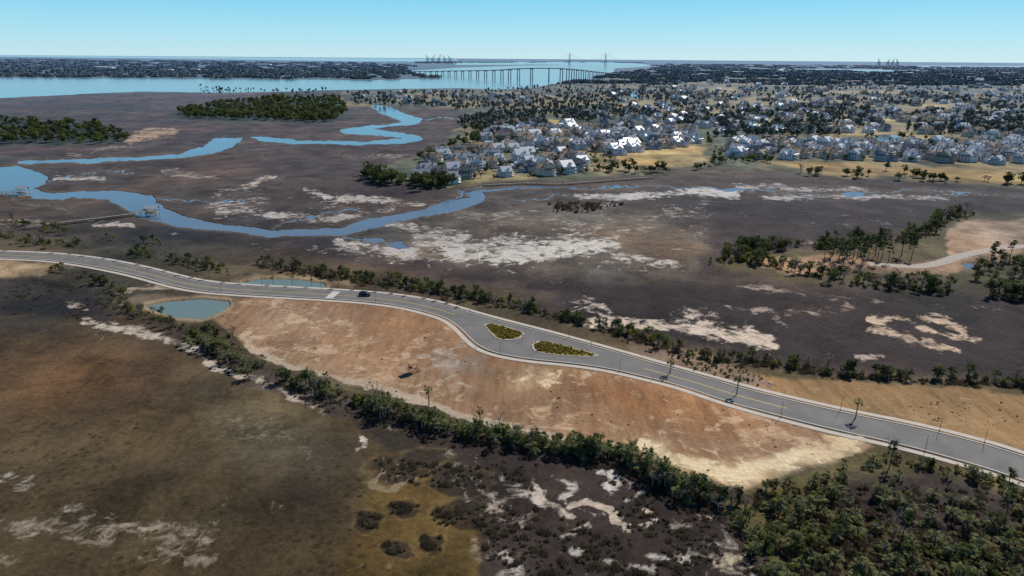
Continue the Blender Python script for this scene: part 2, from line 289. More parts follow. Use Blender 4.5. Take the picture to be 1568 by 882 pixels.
wn=N(nt,'ShaderNodeTexNoise'); wn.inputs['Scale'].default_value=.03; wn.inputs['Detail'].default_value=5; nt.links.new(P,wn.inputs['Vector'])
vm=N(nt,'ShaderNodeVectorMath',operation='MULTIPLY_ADD'); nt.links.new(wn.outputs['Color'],vm.inputs[0]); vm.inputs[1].default_value=(90,90,0); nt.links.new(P,vm.inputs[2]); nt.links.new(vm.outputs[0],vo.inputs['Vector'])
vein=math_(nt,'MULTIPLY',vo.outputs['Distance'],20.0,clamp=True)
soilA=att('soil').outputs['Fac']
vf=math_(nt,'ADD',math_(nt,'MULTIPLY',vein,.22),.78)
vf=math_(nt,'ADD',math_(nt,'MULTIPLY',vf,math_(nt,'SUBTRACT',1.0,soilA)),soilA)
k=math_(nt,'ADD',math_(nt,'MULTIPLY',big,2.3),math_(nt,'MULTIPLY',fine,2.0))
k=math_(nt,'MAXIMUM',math_(nt,'SUBTRACT',k,1.15),.28)
ks=math_(nt,'ADD',math_(nt,'MULTIPLY',big,1.1),math_(nt,'MULTIPLY',st,1.2)); ks=math_(nt,'SUBTRACT',math_(nt,'ADD',ks,math_(nt,'MULTIPLY',fine,.9)),.58)
mx=N(nt,'ShaderNodeMix',data_type='FLOAT'); nt.links.new(soilA,mx.inputs[0]); nt.links.new(k,mx.inputs[2]); nt.links.new(ks,mx.inputs[3])
kk=math_(nt,'MULTIPLY',mx.outputs[0],vf)
vc=N(nt,'ShaderNodeVectorMath',operation='SCALE'); nt.links.new(att('Col').outputs['Color'],vc.inputs[0]); nt.links.new(kk,vc.inputs['Scale'])
mnA=noise_(nt,P,.17,8,.7,.7)
mn=math_(nt,'ADD',math_(nt,'MULTIPLY',mnA,.6),math_(nt,'MULTIPLY',noise_(nt,P,.03,4,.6,.5),.4))
mn=math_(nt,'ADD',math_(nt,'MULTIPLY',math_(nt,'SUBTRACT',mn,.5),2.6),.5)
mm=math_(nt,'SUBTRACT',att('mud').outputs['Fac'],math_(nt,'SUBTRACT',1.0,mn))
mm=math_(nt,'MULTIPLY',math_(nt,'ADD',mm,.03),5.0,clamp=True)
mm=math_(nt,'MULTIPLY',mm,math_(nt,'ADD',math_(nt,'MULTIPLY',fine,1.2),.3),clamp=True)
vc2=N(nt,'ShaderNodeVectorMath',operation='SCALE'); nt.links.new(att('MudCol').outputs['Color'],vc2.inputs[0]); nt.links.new(math_(nt,'ADD',math_(nt,'ADD',math_(nt,'MULTIPLY',fine,.9),math_(nt,'MULTIPLY',mn,.5)),.28),vc2.inputs['Scale'])
out=mixc(nt,mm,vc.outputs[0],vc2.outputs[0])
nt.links.new(out,b.inputs['Base Color']); b.inputs['Roughness'].default_value=.95; b.inputs['Specular IOR Level'].default_value=.1
bp=N(nt,'ShaderNodeBump'); bp.inputs['Strength'].default_value=.55; bp.inputs['Distance'].default_value=.5
nt.links.new(math_(nt,'ADD',fine,math_(nt,'MULTIPLY',big,2.0)),bp.inputs['Height']); nt.links.new(bp.outputs[0],b.inputs['Normal'])
# ------------------------------------------------------------ mesh builder
class MB:
    def __init__(s): s.v=[];s.f=[];s.m=[]
    def add(s,vs,fs,mi=0):
        o=len(s.v); s.v+= [tuple(x) for x in vs]; s.f+=[tuple(a+o for a in f) for f in fs]; s.m+=[mi]*len(fs)
    def box(s,x0,x1,y0,y1,z0,z1,mi=0):
        s.add([(x0,y0,z0),(x1,y0,z0),(x1,y1,z0),(x0,y1,z0),(x0,y0,z1),(x1,y0,z1),(x1,y1,z1),(x0,y1,z1)],[(0,3,2,1),(4,5,6,7),(0,1,5,4),(1,2,6,5),(2,3,7,6),(3,0,4,7)],mi)
    def tube(s,p0,p1,r0,r1,n=5,mi=0):
        p0=Vector(p0);p1=Vector(p1);d=(p1-p0).normalized(); a=d.orthogonal().normalized(); c=d.cross(a)
        vs=[];
        for p,r in((p0,r0),(p1,r1)):
            for k in range(n):
                t=2*math.pi*k/n; vs.append(p+a*(r*math.cos(t))+c*(r*math.sin(t)))
        s.add(vs,[(k,(k+1)%n,n+(k+1)%n,n+k) for k in range(n)]+[tuple(range(n,2*n))],mi)
    def gable(s,x0,x1,y0,y1,z,h,ov=.5,axis='y',rm=1,wm=0,th=.25):
        if axis=='y':
            xm=(x0+x1)/2; s.add([(x0,y0,z),(x1,y0,z),(xm,y0,z+h),(x0,y1,z),(x1,y1,z),(xm,y1,z+h)],[(0,1,2),(4,3,5)],wm)
            sl=h/((x1-x0)/2); 
            for sg,xe in((-1,x0-ov),(1,x1+ov)):
                ze=z-ov*sl
                vs=[(xe,y0-ov,ze+.03),(xm,y0-ov,z+h+.03),(xm,y1+ov,z+h+.03),(xe,y1+ov,ze+.03)]; vs+=[(a,b_,c+th) for a,b_,c in vs]
                s.add(vs,[(0,1,2,3),(7,6,5,4),(0,4,5,1),(2,6,7,3),(0,3,7,4)],rm)
        else:
            t=MB(); t.gable(y0,y1,x0,x1,z,h,ov,'y',rm,wm,th)
            o=len(s.v); s.v+=[(b_,a,c) for a,b_,c in t.v]; s.f+=[tuple(i+o for i in f[::-1]) for f in t.f]; s.m+=t.m
    def mesh(s,name,mats,smooth=False):
        me=bpy.data.meshes.new(name); me.from_pydata(s.v,[],s.f)
        for m in mats: me.materials.append(m)
        me.polygons.foreach_set('material_index',s.m)
        me.update(); return me
def obj(name,me,loc=(0,0,0),rot=0,scale=1,parent=None):
    o=bpy.data.objects.new(name,me); o.location=loc; o.rotation_euler=(0,0,rot); o.scale=(scale,)*3 if np.isscalar(scale) else scale
    sc.collection.objects.link(o)
    if parent: o.parent=parent
    return o
# ------------------------------------------------------------ water
def watermat(name,c,rough,bs):
    m,nt,b=mat(name); g=N(nt,'ShaderNodeNewGeometry')
    f=noise_(nt,g.outputs['Position'],.01,5,.6)
    nt.links.new(mixc(nt,f,tuple(np.array(c)*.75),tuple(np.array(c)*1.25)),b.inputs['Base Color'])
    b.inputs['Roughness'].default_value=rough; b.inputs['IOR'].default_value=1.33
    bp=N(nt,'ShaderNodeBump'); bp.inputs['Strength'].default_value=bs; bp.inputs['Distance'].default_value=.15
    nt.links.new(noise_(nt,g.outputs['Position'],.8,4,.6),bp.inputs['Height']); nt.links.new(bp.outputs[0],b.inputs['Normal']); return m
W=MB(); W.add([(-90000,-20000,-.9),(90000,-20000,-.9),(90000,95000,-.9),(-90000,95000,-.9)],[(0,1,2,3)])
obj('river_water',W.mesh('river_water',[watermat('river_surface',(.105,.135,.175),.12,.3)]))
pm=watermat('pond_surface',(.13,.18,.16),.15,.15)
for p in (POND1,POND2):
    pts=np.array(p,float); c=pts.mean(0); pts=c+(pts-c)*1.15
    w=G(pts[:,0],pts[:,1]); B=MB(); B.add([(a,b_,-.35) for a,b_,_ in w],[tuple(range(len(w)))]); obj('pond',B.mesh('pond',[pm]))
# ------------------------------------------------------------ road
def catmull(P,n=8):
    P=np.array(P); out=[]
    Q=np.concatenate([[2*P[0]-P[1]],P,[2*P[-1]-P[-2]]])
    for i in range(1,len(Q)-2):
        for t in np.arange(n)/n:
            a,b_,c,d=Q[i-1],Q[i],Q[i+1],Q[i+2]
            out.append(.5*((2*b_)+(-a+c)*t+(2*a-5*b_+4*c-d)*t*t+(-a+3*b_-3*c+d)*t**3))
    out.append(P[-1]); return np.array(out)
tp=catmull(G(*zip(*([(-500,373)]+TOP)))[:,:2]); bt=catmull(G(*zip(*([(-510,381)]+BOT)))[:,:2])
def smooth(a,k=3):
    for _ in range(k):
        b_=a.copy(); b_[1:-1]=(a[:-2]+2*a[1:-1]+a[2:])/4; a=b_
    return a
tp=smooth(tp,12);bt=smooth(bt,12)
def nrm(a):
    t=np.gradient(a,axis=0); t/=np.linalg.norm(t,axis=1)[:,None]; return np.stack([-t[:,1],t[:,0]],1)
nt_,nb_=nrm(tp),-nrm(bt)   # outward
def ribbon(B,a,za,b_,zb,mi=0):
    n=len(a); B.add([(x,y,za) for x,y in a]+[(x,y,zb) for x,y in b_],[(i,i+1,n+i+1,n+i) for i in range(n-1)],mi)
conc=simple('kerb_concrete',(.48,.44,.39),.85,.2,.5); walk=simple('footpath_concrete',(.46,.41,.35),.85,.25,.3)
white=simple('white_paint',(.75,.75,.72),.6,.15,2); yellow=simple('yellow_paint',(.55,.42,.10),.6,.15,2)
# asphalt with wheel-track wear and patches
asph,nt,b=mat('asphalt'); g=N(nt,'ShaderNodeNewGeometry'); a1=noise_(nt,g.outputs['Position'],.12,6,.65,.3); a2=noise_(nt,g.outputs['Position'],2.5,5,.7)
f=math_(nt,'SUBTRACT',math_(nt,'ADD',math_(nt,'MULTIPLY',a1,1.3),math_(nt,'MULTIPLY',a2,.6)),.45,clamp=True)
nt.links.new(mixc(nt,f,(.085,.082,.082),(.20,.19,.175)),b.inputs['Base Color']); b.inputs['Roughness'].default_value=.85; b.inputs['Specular IOR Level'].default_value=.3
B=MB(); ribbon(B,bt,.03,tp,.03); obj('road',B.mesh('road',[asph]))
B=MB()
for e,n in((tp,nt_),(bt,nb_)):
    f=lambda d:e+n*d
    ribbon(B,f(0),.02,f(0),.15); ribbon(B,f(0),.15,f(.4),.15); ribbon(B,f(.4),.15,f(.4),.0)
obj('kerb',B.mesh('kerb',[conc]))
B=MB()
for e,n in((tp,nt_),(bt,nb_)):
    f=lambda d:e+n*d
    ribbon(B,f(1.4),.09,f(3.1),.09); ribbon(B,f(1.4),-.1,f(1.4),.09); ribbon(B,f(3.1),.09,f(3.1),-.1)
obj('footpath',B.mesh('footpath',[walk]))
# markings
B=MB()
ctr=(tp+bt)/2; wd=np.linalg.norm(tp-bt,axis=1); tn=nrm(ctr)
narrow=wd<10.5
for o in(-.16,.16):
    for i in range(len(ctr)-1):
        if narrow[i] and narrow[i+1]:
            a=ctr[i]+tn[i]*(o-.07);b_=ctr[i+1]+tn[i+1]*(o-.07);c=ctr[i+1]+tn[i+1]*(o+.07);d=ctr[i]+tn[i]*(o+.07)
            B.add([(*a,.038),(*b_,.038),(*c,.038),(*d,.038)],[(0,1,2,3)],1)
w0=g1(508,452); k=np.argmin(np.hypot(ctr[:,0]-w0.x,ctr[:,1]-w0.y)); t=np.array([tn[k][1],-tn[k][0]])
for s_ in np.arange(-3.6,3.7,.9):
    a=ctr[k]+tn[k]*s_-t*1.6; b_=a+t*3.2; c=b_+tn[k]*.5; d=a+tn[k]*.5
    B.add([(*a,.04),(*b_,.04),(*c,.04),(*d,.04)],[(0,1,2,3)],0)
obj('road_marking',B.mesh('road_marking',[white,yellow]))
islands=[]
mulch=simple('mulch',(.20,.155,.03),.95,.5,.8)
for I in(ISL1,ISL2):
    w=G(*zip(*I))[:,:2]; w=catmull(np.concatenate([w,w[:1]]),6)[:-1]
    islands.append(w); n=len(w); c=w.mean(0); inn=c+(w-c)*.945
    B=MB(); B.add([(x,y,.02) for x,y in w]+[(x,y,.17) for x,y in w]+[(x,y,.17) for x,y in inn],[(i,(i+1)%n,n+(i+1)%n,n+i) for i in range(n)]+[(n+i,n+(i+1)%n,2*n+(i+1)%n,2*n+i) for i in range(n)],0)
    B.add([(x,y,.165) for x,y in inn],[tuple(range(n))],1)
    obj('traffic_island',B.mesh('traffic_island',[conc,mulch]))
lane=catmull(G(*zip(*[(1330,404),(1400,408),(1440,402),(1470,392),(1520,382),(1568,377),(1700,370)]))[:,:2]); ln=nrm(lane)
B=MB(); ribbon(B,lane-ln*3,.02,lane+ln*3,.02); obj('gravel_lane',B.mesh('gravel_lane',[simple('gravel',(.36,.31,.26),.95,.3,.5)]))
# ------------------------------------------------------------ foliage
def foliage(name,ca,cb,hz=False,trans=.3):
    m,nt,b=mat(name); g=N(nt,'ShaderNodeNewGeometry'); oi=N(nt,'ShaderNodeObjectInfo')
    f=math_(nt,'ADD',math_(nt,'MULTIPLY',oi.outputs['Random'],.65),math_(nt,'MULTIPLY',g.outputs['Random Per Island'],.35))
    c=mixc(nt,f,ca,cb)
    if hz: c=hazed(nt,c)  # far foliage colour carries the painted distance haze
    nt.links.new(c,b.inputs['Base Color']); b.inputs['Roughness'].default_value=.75; b.inputs['Specular IOR Level'].default_value=.2
    if not hz:
        t=N(nt,'ShaderNodeBsdfTranslucent'); nt.links.new(c,t.inputs['Color']); ms=N(nt,'ShaderNodeMixShader'); ms.inputs[0].default_value=trans
        nt.links.new(b.outputs[0],ms.inputs[1]); nt.links.new(t.outputs[0],ms.inputs[2]); nt.links.new(ms.outputs[0],nt.nodes['Material Output'].inputs['Surface'])
    return m
bark=simple('bark',(.13,.10,.08),.95,.3,3); greybark=simple('grey_bark',(.24,.21,.18),.95,.3,3)
green=foliage('leaf_green',(.075,.10,.028),(.15,.17,.045)); dark=foliage('leaf_dark',(.045,.062,.022),(.085,.10,.036)); olive=foliage('leaf_olive',(.18,.18,.035),(.29,.26,.055),trans=.4)
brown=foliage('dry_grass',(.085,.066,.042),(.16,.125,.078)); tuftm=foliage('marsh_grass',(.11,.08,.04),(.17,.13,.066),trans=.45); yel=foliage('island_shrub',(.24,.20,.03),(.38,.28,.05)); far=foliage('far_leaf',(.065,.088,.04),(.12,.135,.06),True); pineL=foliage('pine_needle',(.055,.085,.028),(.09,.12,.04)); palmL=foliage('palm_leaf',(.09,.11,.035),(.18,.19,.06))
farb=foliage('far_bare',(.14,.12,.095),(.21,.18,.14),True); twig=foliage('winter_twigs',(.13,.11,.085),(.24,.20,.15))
def leaves(B,r,cent,rads,n,size,mi):
    cent=np.array(cent);rads=np.array(rads)
    for _ in range(n):
        k=r.integers(len(cent)); d=r.normal(size=3); d/=np.linalg.norm(d); rr=r.random()**.45
        p=cent[k]+d*rads[k]*rr
        nn=r.normal(size=3)+np.array([0,0,.7])+d*.6; nn/=np.linalg.norm(nn)
        a=np.cross(nn,r.normal(size=3)); a/=np.linalg.norm(a)+1e-9; c=np.cross(nn,a); s=size*r.uniform(.55,1.3)
        B.add([p-a*s*.5-c*s*.3,p+a*s*.5-c*s*.35,p+a*s*.35+c*s*.45,p-a*s*.4+c*s*.4],[(0,1,2,3)],mi)
def oak(seed,h,w,n,size,leaf,bk=bark):
    r=np.random.default_rng(seed); B=MB(); B.tube((0,0,-.3),(0,0,h*.35),h*.035,h*.025,6,0)
    cs=[];rs=[]
    for k in range(9):
        a=r.uniform(0,6.28); q=w*.5*r.uniform(.15,.75); z=h*r.uniform(.42,.82); c=(q*math.cos(a),q*math.sin(a),z)
        B.tube((0,0,h*r.uniform(.15,.35)),c,h*.018,h*.005,4,0); cs.append(c); rs.append(np.array([1,1,.7])*w*r.uniform(.14,.26))
    leaves(B,r,cs,rs,n,size,1); return B.mesh('oak',[bk,leaf])
def shrub(seed,h,w,n,size,leaf):
    r=np.random.default_rng(seed); B=MB(); cs=[];rs=[]
    for k in range(6):
        a=r.uniform(0,6.28); q=w*.38*r.uniform(0,1); z=h*r.uniform(.25,.7); c=(q*math.cos(a),q*math.sin(a),z)
        B.tube((q*.2*math.cos(a),q*.2*math.sin(a),-.2),c,.06,.02,4,0); cs.append(c); rs.append(np.array([w*.22,w*.22,h*.3])*r.uniform(.7,1.2))
    leaves(B,r,cs,rs,n,size,1); return B.mesh('shrub',[bark,leaf])
def tuft(seed,h,w,n,leaf):
    r=np.random.default_rng(seed); B=MB()
    for _ in range(n):
        a=r.uniform(0,6.28);q=w*.5*r.random()**.6; x=q*math.cos(a);y=q*math.sin(a); t=r.uniform(0,6.28); dx=math.cos(t)*.07;dy=math.sin(t)*.07; l=r.normal(size=2)*.3
        B.add([(x-dx,y-dy,0),(x+dx,y+dy,0),(x+l[0],y+l[1],h*r.uniform(.5,1.1))],[(0,1,2)],0)
    return B.mesh('tuft',[leaf])
def pine(seed,h,n,size,leaf):
    r=np.random.default_rng(seed); B=MB(); lean=r.normal(size=2)*.3
    B.tube((0,0,-.3),(lean[0]*.5,lean[1]*.5,h*.5),h*.02,h*.015,6,0);B.tube((lean[0]*.5,lean[1]*.5,h*.5),(lean[0],lean[1],h*.96),h*.015,h*.004,6,0)
    cs=[];rs=[]
    for k in range(14):
        z=h*r.uniform(.5,.98); a=r.uniform(0,6.28); q=h*.2*(1.15-z/h)*r.uniform(.5,1.4)+.3; c=(q*math.cos(a),q*math.sin(a),z)
        B.tube((lean[0]*z/h,lean[1]*z/h,z-q*.3),c,.07,.02,4,0); cs.append(c); rs.append(np.array([1,1,.45])*h*.075*r.uniform(.7,1.3))
    leaves(B,r,cs,rs,n,size,1); return B.mesh('pine',[bark,leaf])
def palm(seed,h):
    r=np.random.default_rng(seed); B=MB(); B.tube((0,0,-.2),(0,0,h*.5),.2,.16,7,0); B.tube((0,0,h*.5),(.1,0,h),.16,.15,7,0)
    for k in range(30):
        a=r.uniform(0,6.28); el=r.uniform(-.7,1.2); L=1.3*r.uniform(.8,1.15); d=Vector((math.cos(a)*math.cos(el),math.sin(a)*math.cos(el),math.sin(el))); p=Vector((.1,0,h))
        e=p+d*L*.55; B.tube(p,e,.03,.02,3,0); s=d.cross(Vector((0,0,1))).normalized()
        for f in np.linspace(-1,1,7):
            f=float(f); t=e+d*L*.75*(1-abs(f)*.35)+s*f*.55-Vector((0,0,.25+.15*abs(f))); m_=e+(t-e)*.5+Vector((0,0,.08))
            B.add([e,m_+s*.07,t,m_-s*.07],[(0,1,2,3)],1)
    return B.mesh('palm',[greybark,palmL])
def bare(seed,h,n0=5,mb=None):
    r=np.random.default_rng(seed); B=MB()
    def br(p,d,L,rad,lv):
        e=p+d*L; B.tube(p,e,rad,rad*.6,4 if lv<2 else 3,0)
        if lv>=4: return
        for _ in range(3 if lv else n0):
            nd=(d+Vector(r.normal(size=3))*.55+Vector((0,0,.12))).normalized(); br(p+d*L*r.uniform(.55,1),nd,L*r.uniform(.55,.8),rad*.5,lv+1)
    br(Vector((0,0,-.2)),Vector((0,0,1)),h*.33,h*.022,0); return B.mesh('bare',[mb or greybark])
def fartree(seed,h,w,n,size,leaf):
    r=np.random.default_rng(seed); B=MB(); B.tube((0,0,-.5),(0,0,h*.5),h*.03,h*.02,4,0)
    cs=[];rs=[]
    for k in range(6):
        a=r.uniform(0,6.28); q=w*.5*r.uniform(0,.6); z=h*r.uniform(.38,.75); cs.append((q*math.cos(a),q*math.sin(a),z)); rs.append(np.array([w*.24,w*.24,h*.2])*r.uniform(.8,1.2))
    leaves(B,r,cs,rs,n,size,1); return B.mesh('fartree',[bark,leaf])
def grove(seed,leaf):
    r=np.random.default_rng(seed); B=MB(); cs=[];rs=[]
    for k in range(14):
        cs.append((r.uniform(-32,32),r.uniform(-20,20),r.uniform(3,7))); rs.append(np.array([9,9,4])*r.uniform(.7,1.2))
    leaves(B,r,cs,rs,240,7,0); return B.mesh('grove',[leaf])
def coll(name,meshes):
    c=bpy.data.collections.new(name)
    for k,m in enumerate(meshes): c.objects.link(bpy.data.objects.new(name+'_plant_%02d'%k,m))
    return c
Cshrub=coll('shore_shrub',[shrub(1,3,3.4,360,.3,green),shrub(2,2.5,3,300,.28,dark),shrub(3,3.4,3,330,.28,olive),oak(4,5.5,4.8,520,.34,green),oak(5,6,5,500,.36,dark),shrub(6,2.2,2.8,260,.26,olive),bare(7,4.5),shrub(8,2.4,3.2,190,.22,twig),oak(9,5,4.2,240,.26,twig,greybark),shrub(10,1.4,2.2,200,.24,green)])
NS=10
Cpalmet=coll('palmetto',[palm(11,.6),palm(12,1.6),palm(13,3)])
Coak=coll('oak_stand',[oak(21,9,9,420,.85,dark),oak(22,11,10,460,.9,green),oak(23,8,9,400,.8,green),oak(24,10,8,400,.85,dark),oak(25,9,8,200,.6,twig)])
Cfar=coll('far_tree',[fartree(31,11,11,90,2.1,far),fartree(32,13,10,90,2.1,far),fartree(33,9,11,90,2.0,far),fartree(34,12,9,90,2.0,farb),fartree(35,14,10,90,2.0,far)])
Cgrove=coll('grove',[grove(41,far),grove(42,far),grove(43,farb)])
Cbrush=coll('marsh_brush',[shrub(51,.8,1.7,150,.17,brown),shrub(52,.6,1.5,120,.16,brown),shrub(53,.9,1.4,140,.17,brown),tuft(54,1.0,2.2,160,brown)])
Ctuft=coll('grass_tuft',[tuft(55,.35,1.8,80,tuftm),tuft(56,.3,2.6,90,tuftm)])
Cisl=coll('island_planting',[shrub(61,.6,1.0,120,.17,yel),shrub(62,.5,.9,110,.16,yel),shrub(63,.6,.9,110,.16,yel),shrub(64,.7,.9,110,.16,olive)])
def scatter(name,pts,s,c,nidx,idx=None,zs=None):
    n=len(pts); s=np.broadcast_to(s,(n,)); me=bpy.data.meshes.new(name); me.from_pydata([tuple(p) for p in pts],[],[])
    a=me.attributes.new('scl','FLOAT_VECTOR','POINT'); sv=np.stack([s,s*rng.uniform(.85,1.15,n),s*(zs if zs is not None else rng.uniform(.75,1.2,n))],1); a.data.foreach_set('vector',sv.astype(np.float32).ravel())
    a=me.attributes.new('rot','FLOAT_VECTOR','POINT'); rv=np.zeros((n,3),np.float32); rv[:,2]=rng.uniform(0,6.28,n); a.data.foreach_set('vector',rv.ravel())
    a=me.attributes.new('idx','INT','POINT'); a.data.foreach_set('value',(idx if idx is not None else rng.integers(0,nidx,n)).astype(np.int32))
    o=obj(name,me); ng=bpy.data.node_groups.new(name,'GeometryNodeTree')
    ng.interface.new_socket('Geometry',in_out='INPUT',socket_type='NodeSocketGeometry'); ng.interface.new_socket('Geometry',in_out='OUTPUT',socket_type='NodeSocketGeometry')
    gi=ng.nodes.new('NodeGroupInput');go=ng.nodes.new('NodeGroupOutput'); ip=ng.nodes.new('GeometryNodeInstanceOnPoints'); ci=ng.nodes.new('GeometryNodeCollectionInfo')
    ci.inputs['Collection'].default_value=c; ci.inputs['Separate Children'].default_value=True; ci.inputs['Reset Children'].default_value=True
    ip.inputs['Pick Instance'].default_value=True
    def na(nm,t):
        q=ng.nodes.new('GeometryNodeInputNamedAttribute'); q.data_type=t; q.inputs['Name'].default_value=nm; return q.outputs['Attribute']
    ng.links.new(gi.outputs[0],ip.inputs['Points']); ng.links.new(ci.outputs[0],ip.inputs['Instance'])
    ng.links.new(na('idx','INT'),ip.inputs['Instance Index']); ng.links.new(na('rot','FLOAT_VECTOR'),ip.inputs['Rotation']); ng.links.new(na('scl','FLOAT_VECTOR'),ip.inputs['Scale'])
    ng.links.new(ip.outputs[0],go.inputs[0]); md=o.modifiers.new('scatter','NODES'); md.node_group=ng; return o
def belt(pl,hw,n,gap=.2):
    p=np.array(pl,float); L=np.linalg.norm(np.diff(p,axis=0),axis=1); cum=np.append(0,np.cumsum(L)); t=rng.random(n*3)*cum[-1]
    dn=fbm(t/26,t*0+p[0,0],3,int(abs(p[0,1]))); t=t[dn>np.quantile(dn,gap)][:n]   # gaps along the row
    t=np.clip(t+rng.normal(size=len(t))*2,0,cum[-1]); n=len(t)
    x=np.interp(t,cum,p[:,0]);y=np.interp(t,cum,p[:,1]); return x+rng.normal(size=n)*hw,y+rng.normal(size=n)*hw*.5
def region(poly,n):
    p=np.array(poly,float); xs=[];ys=[];k=0
    while k<n:
        x=rng.uniform(p[:,0].min(),p[:,0].max(),n*2);y=rng.uniform(p[:,1].min(),p[:,1].max(),n*2); i=inpoly(x,y,poly); xs.append(x[i]);ys.append(y[i]);k+=i.sum()
    return np.concatenate(xs)[:n],np.concatenate(ys)[:n]
def cat(l): return np.concatenate([a for a,_ in l]),np.concatenate([b_ for _,b_ in l])
def clump(x,y,s,q,seed):
    P_=G(x,y); f=fbm(P_[:,0]/s,P_[:,1]/s,3,seed); k=f>np.quantile(f,q); return x[k],y[k]
# front tree line
l=[belt([(150,448),(190,470),(250,492),(305,512),(325,535),(400,567),(480,592),(560,616),(640,643),(700,657),(780,672),(870,686),(950,696),(1020,738),(1080,762),(1140,775)],8,400,.25),
   belt([(305,505),(330,520),(355,535)],9,60),belt([(85,412),(150,432),(200,452)],6,70)]
x,y=cat(l); scatter('shoreline_tree_belt',G(x,y,-.1),rng.uniform(.25,.9,len(x)),Cshrub,NS)
x,y=belt([(300,520),(400,570),(560,620),(700,660),(870,690),(950,700),(1080,765)],11,180); scatter('palmetto_belt',G(x,y,-.1),rng.uniform(.7,1.25,len(x)),Cpalmet,3)
x,y=cat([belt([(300,530),(400,578),(560,632),(700,672),(870,700),(950,712),(1080,780)],12,380),clump(*region([(745,690),(960,715),(1100,785),(1200,882),(745,882),(735,830)],800),9,.4,5),region([(545,785),(580,785),(580,810),(545,805)],22),region([(600,770),(640,770),(640,785),(600,785)],22),region([(660,775),(740,775),(740,805),(665,805)],50),region([(590,830),(620,830),(620,848),(590,848)],18),region([(650,822),(680,822),(680,842),(650,842)],18),region([(565,700),(740,715),(740,750),(600,740)],110),region([(-100,425),(110,432),(170,460),(160,492),(0,478)],120)])
scatter('marsh_brush',G(x,y,-.6),rng.uniform(.4,.95,len(x)),Cbrush,4)
x,y=clump(*region([(-300,640),(150,640),(300,660),(480,680),(560,740),(560,882),(-300,1000)],900),25,.5,9); scatter('marsh_grass_tufts',G(x,y,-.6),rng.uniform(.3,.7,len(x)),Ctuft,2)
# bottom-right scrub
x,y=cat([clump(*region([(1085,770),(1180,745),(1340,700),(1600,745),(2000,850),(2000,1000),(1250,1000),(1150,860)],600),14,.35,3),clump(*region([(1110,770),(1300,735),(1300,800),(1250,882),(1180,882)],180),10,.3,4),belt([(1300,850),(1420,860),(1568,850)],15,60),belt([(1340,700),(1420,715),(1568,745)],6,50)])
k=~inpoly(x,y,[(1310,735),(1420,725),(1550,765),(1550,800),(1440,825),(1310,790)])|(rng.random(len(x))<.2); x=x[k];y=y[k]
scatter('scrub_thicket',G(x,y,-.1),rng.uniform(.2,.65,len(x)),Cshrub,NS,idx=rng.choice([0,0,1,2,2,2,2,5,5,5,7,9,9,3,4],len(x)))
x,y=region([(1085,770),(1340,705),(1600,745),(2000,1000),(1250,1000)],300); scatter('palmetto_thicket',G(x,y,-.1),rng.uniform(.7,1.2,len(x)),Cpalmet,2,idx=rng.integers(0,2,300))
x,y=region([(1150,750),(1568,740),(1568,882),(1200,882)],500); scatter('scrub_brush',G(x,y,-.1),rng.uniform(.6,1.2,len(x)),Cbrush,4)
# far side of the road
l=[belt([(-300,352),(0,362),(60,372),(150,378),(230,390),(300,405),(350,418)],7,360),belt([(-200,330),(0,336),(70,350),(160,362),(260,376)],5,110,.3),belt([(395,405),(480,415),(560,428),(640,440),(720,455),(800,470),(850,482)],5,400,.12),belt([(850,482),(920,500),(1000,522),(1040,535)],7,140),
   belt([(1040,545),(1120,549),(1200,560),(1300,574),(1400,578),(1500,583),(1600,592),(1900,620)],5,280)]
x,y=cat(l); scatter('roadside_tree_belt',G(x,y,-.1),rng.uniform(.35,.95,len(x)),Cshrub,NS)
x,y=belt([(395,410),(560,433),(720,458),(850,486),(1000,528),(1120,552),(1300,577),(1568,592)],5,300); scatter('verge_brush',G(x,y,-.1),rng.uniform(.8,1.4,len(x)),Cbrush,4)
x,y=region([(1000,530),(1080,545),(1180,580),(1160,592),(1060,565)],90); scatter('planted_shrubs',G(x,y,0),rng.uniform(.25,.4,90),Cshrub,2,idx=rng.integers(0,2,90))
# sparse weeds on the cleared lots
x,y=cat([clump(*region(SITE,380),8,.5,41),clump(*region([(1160,585),(1560,608),(1560,690),(1400,648),(1180,600)],160),8,.5,43)])
scatter('weeds',G(x,y,0),rng.uniform(.12,.32,len(x)),Cbrush,4)
# peninsula
l=[belt([(1092,398),(1140,400),(1200,408),(1240,420),(1330,432),(1400,440),(1480,447),(1568,452),(1800,462)],6,300),belt([(1110,390),(1170,382),(1240,372)],7,110),belt([(1240,378),(1330,372),(1400,365)],7,130),belt([(1395,372),(1425,350),(1440,332),(1480,330)],7,110),region([(1480,405),(1600,385),(1700,400),(1700,445),(1500,440)],110)]
x,y=cat(l); scatter('peninsula_scrub',G(x,y,-.1),rng.uniform(.6,1.4,len(x)),Cshrub,NS)
x,y=belt([(850,318),(900,318),(940,312)],6,90); scatter('hammock_scrub',G(x,y,-.6),rng.uniform(.8,1.5,len(x)),Cbrush,4,zs=2.0)
x,y=belt([(850,316),(900,318),(940,312)],5,40); scatter('hammock_trees',G(x,y,-.6),rng.uniform(.6,1.0,len(x)),Cshrub,NS,idx=rng.choice([1,7,8],len(x)))
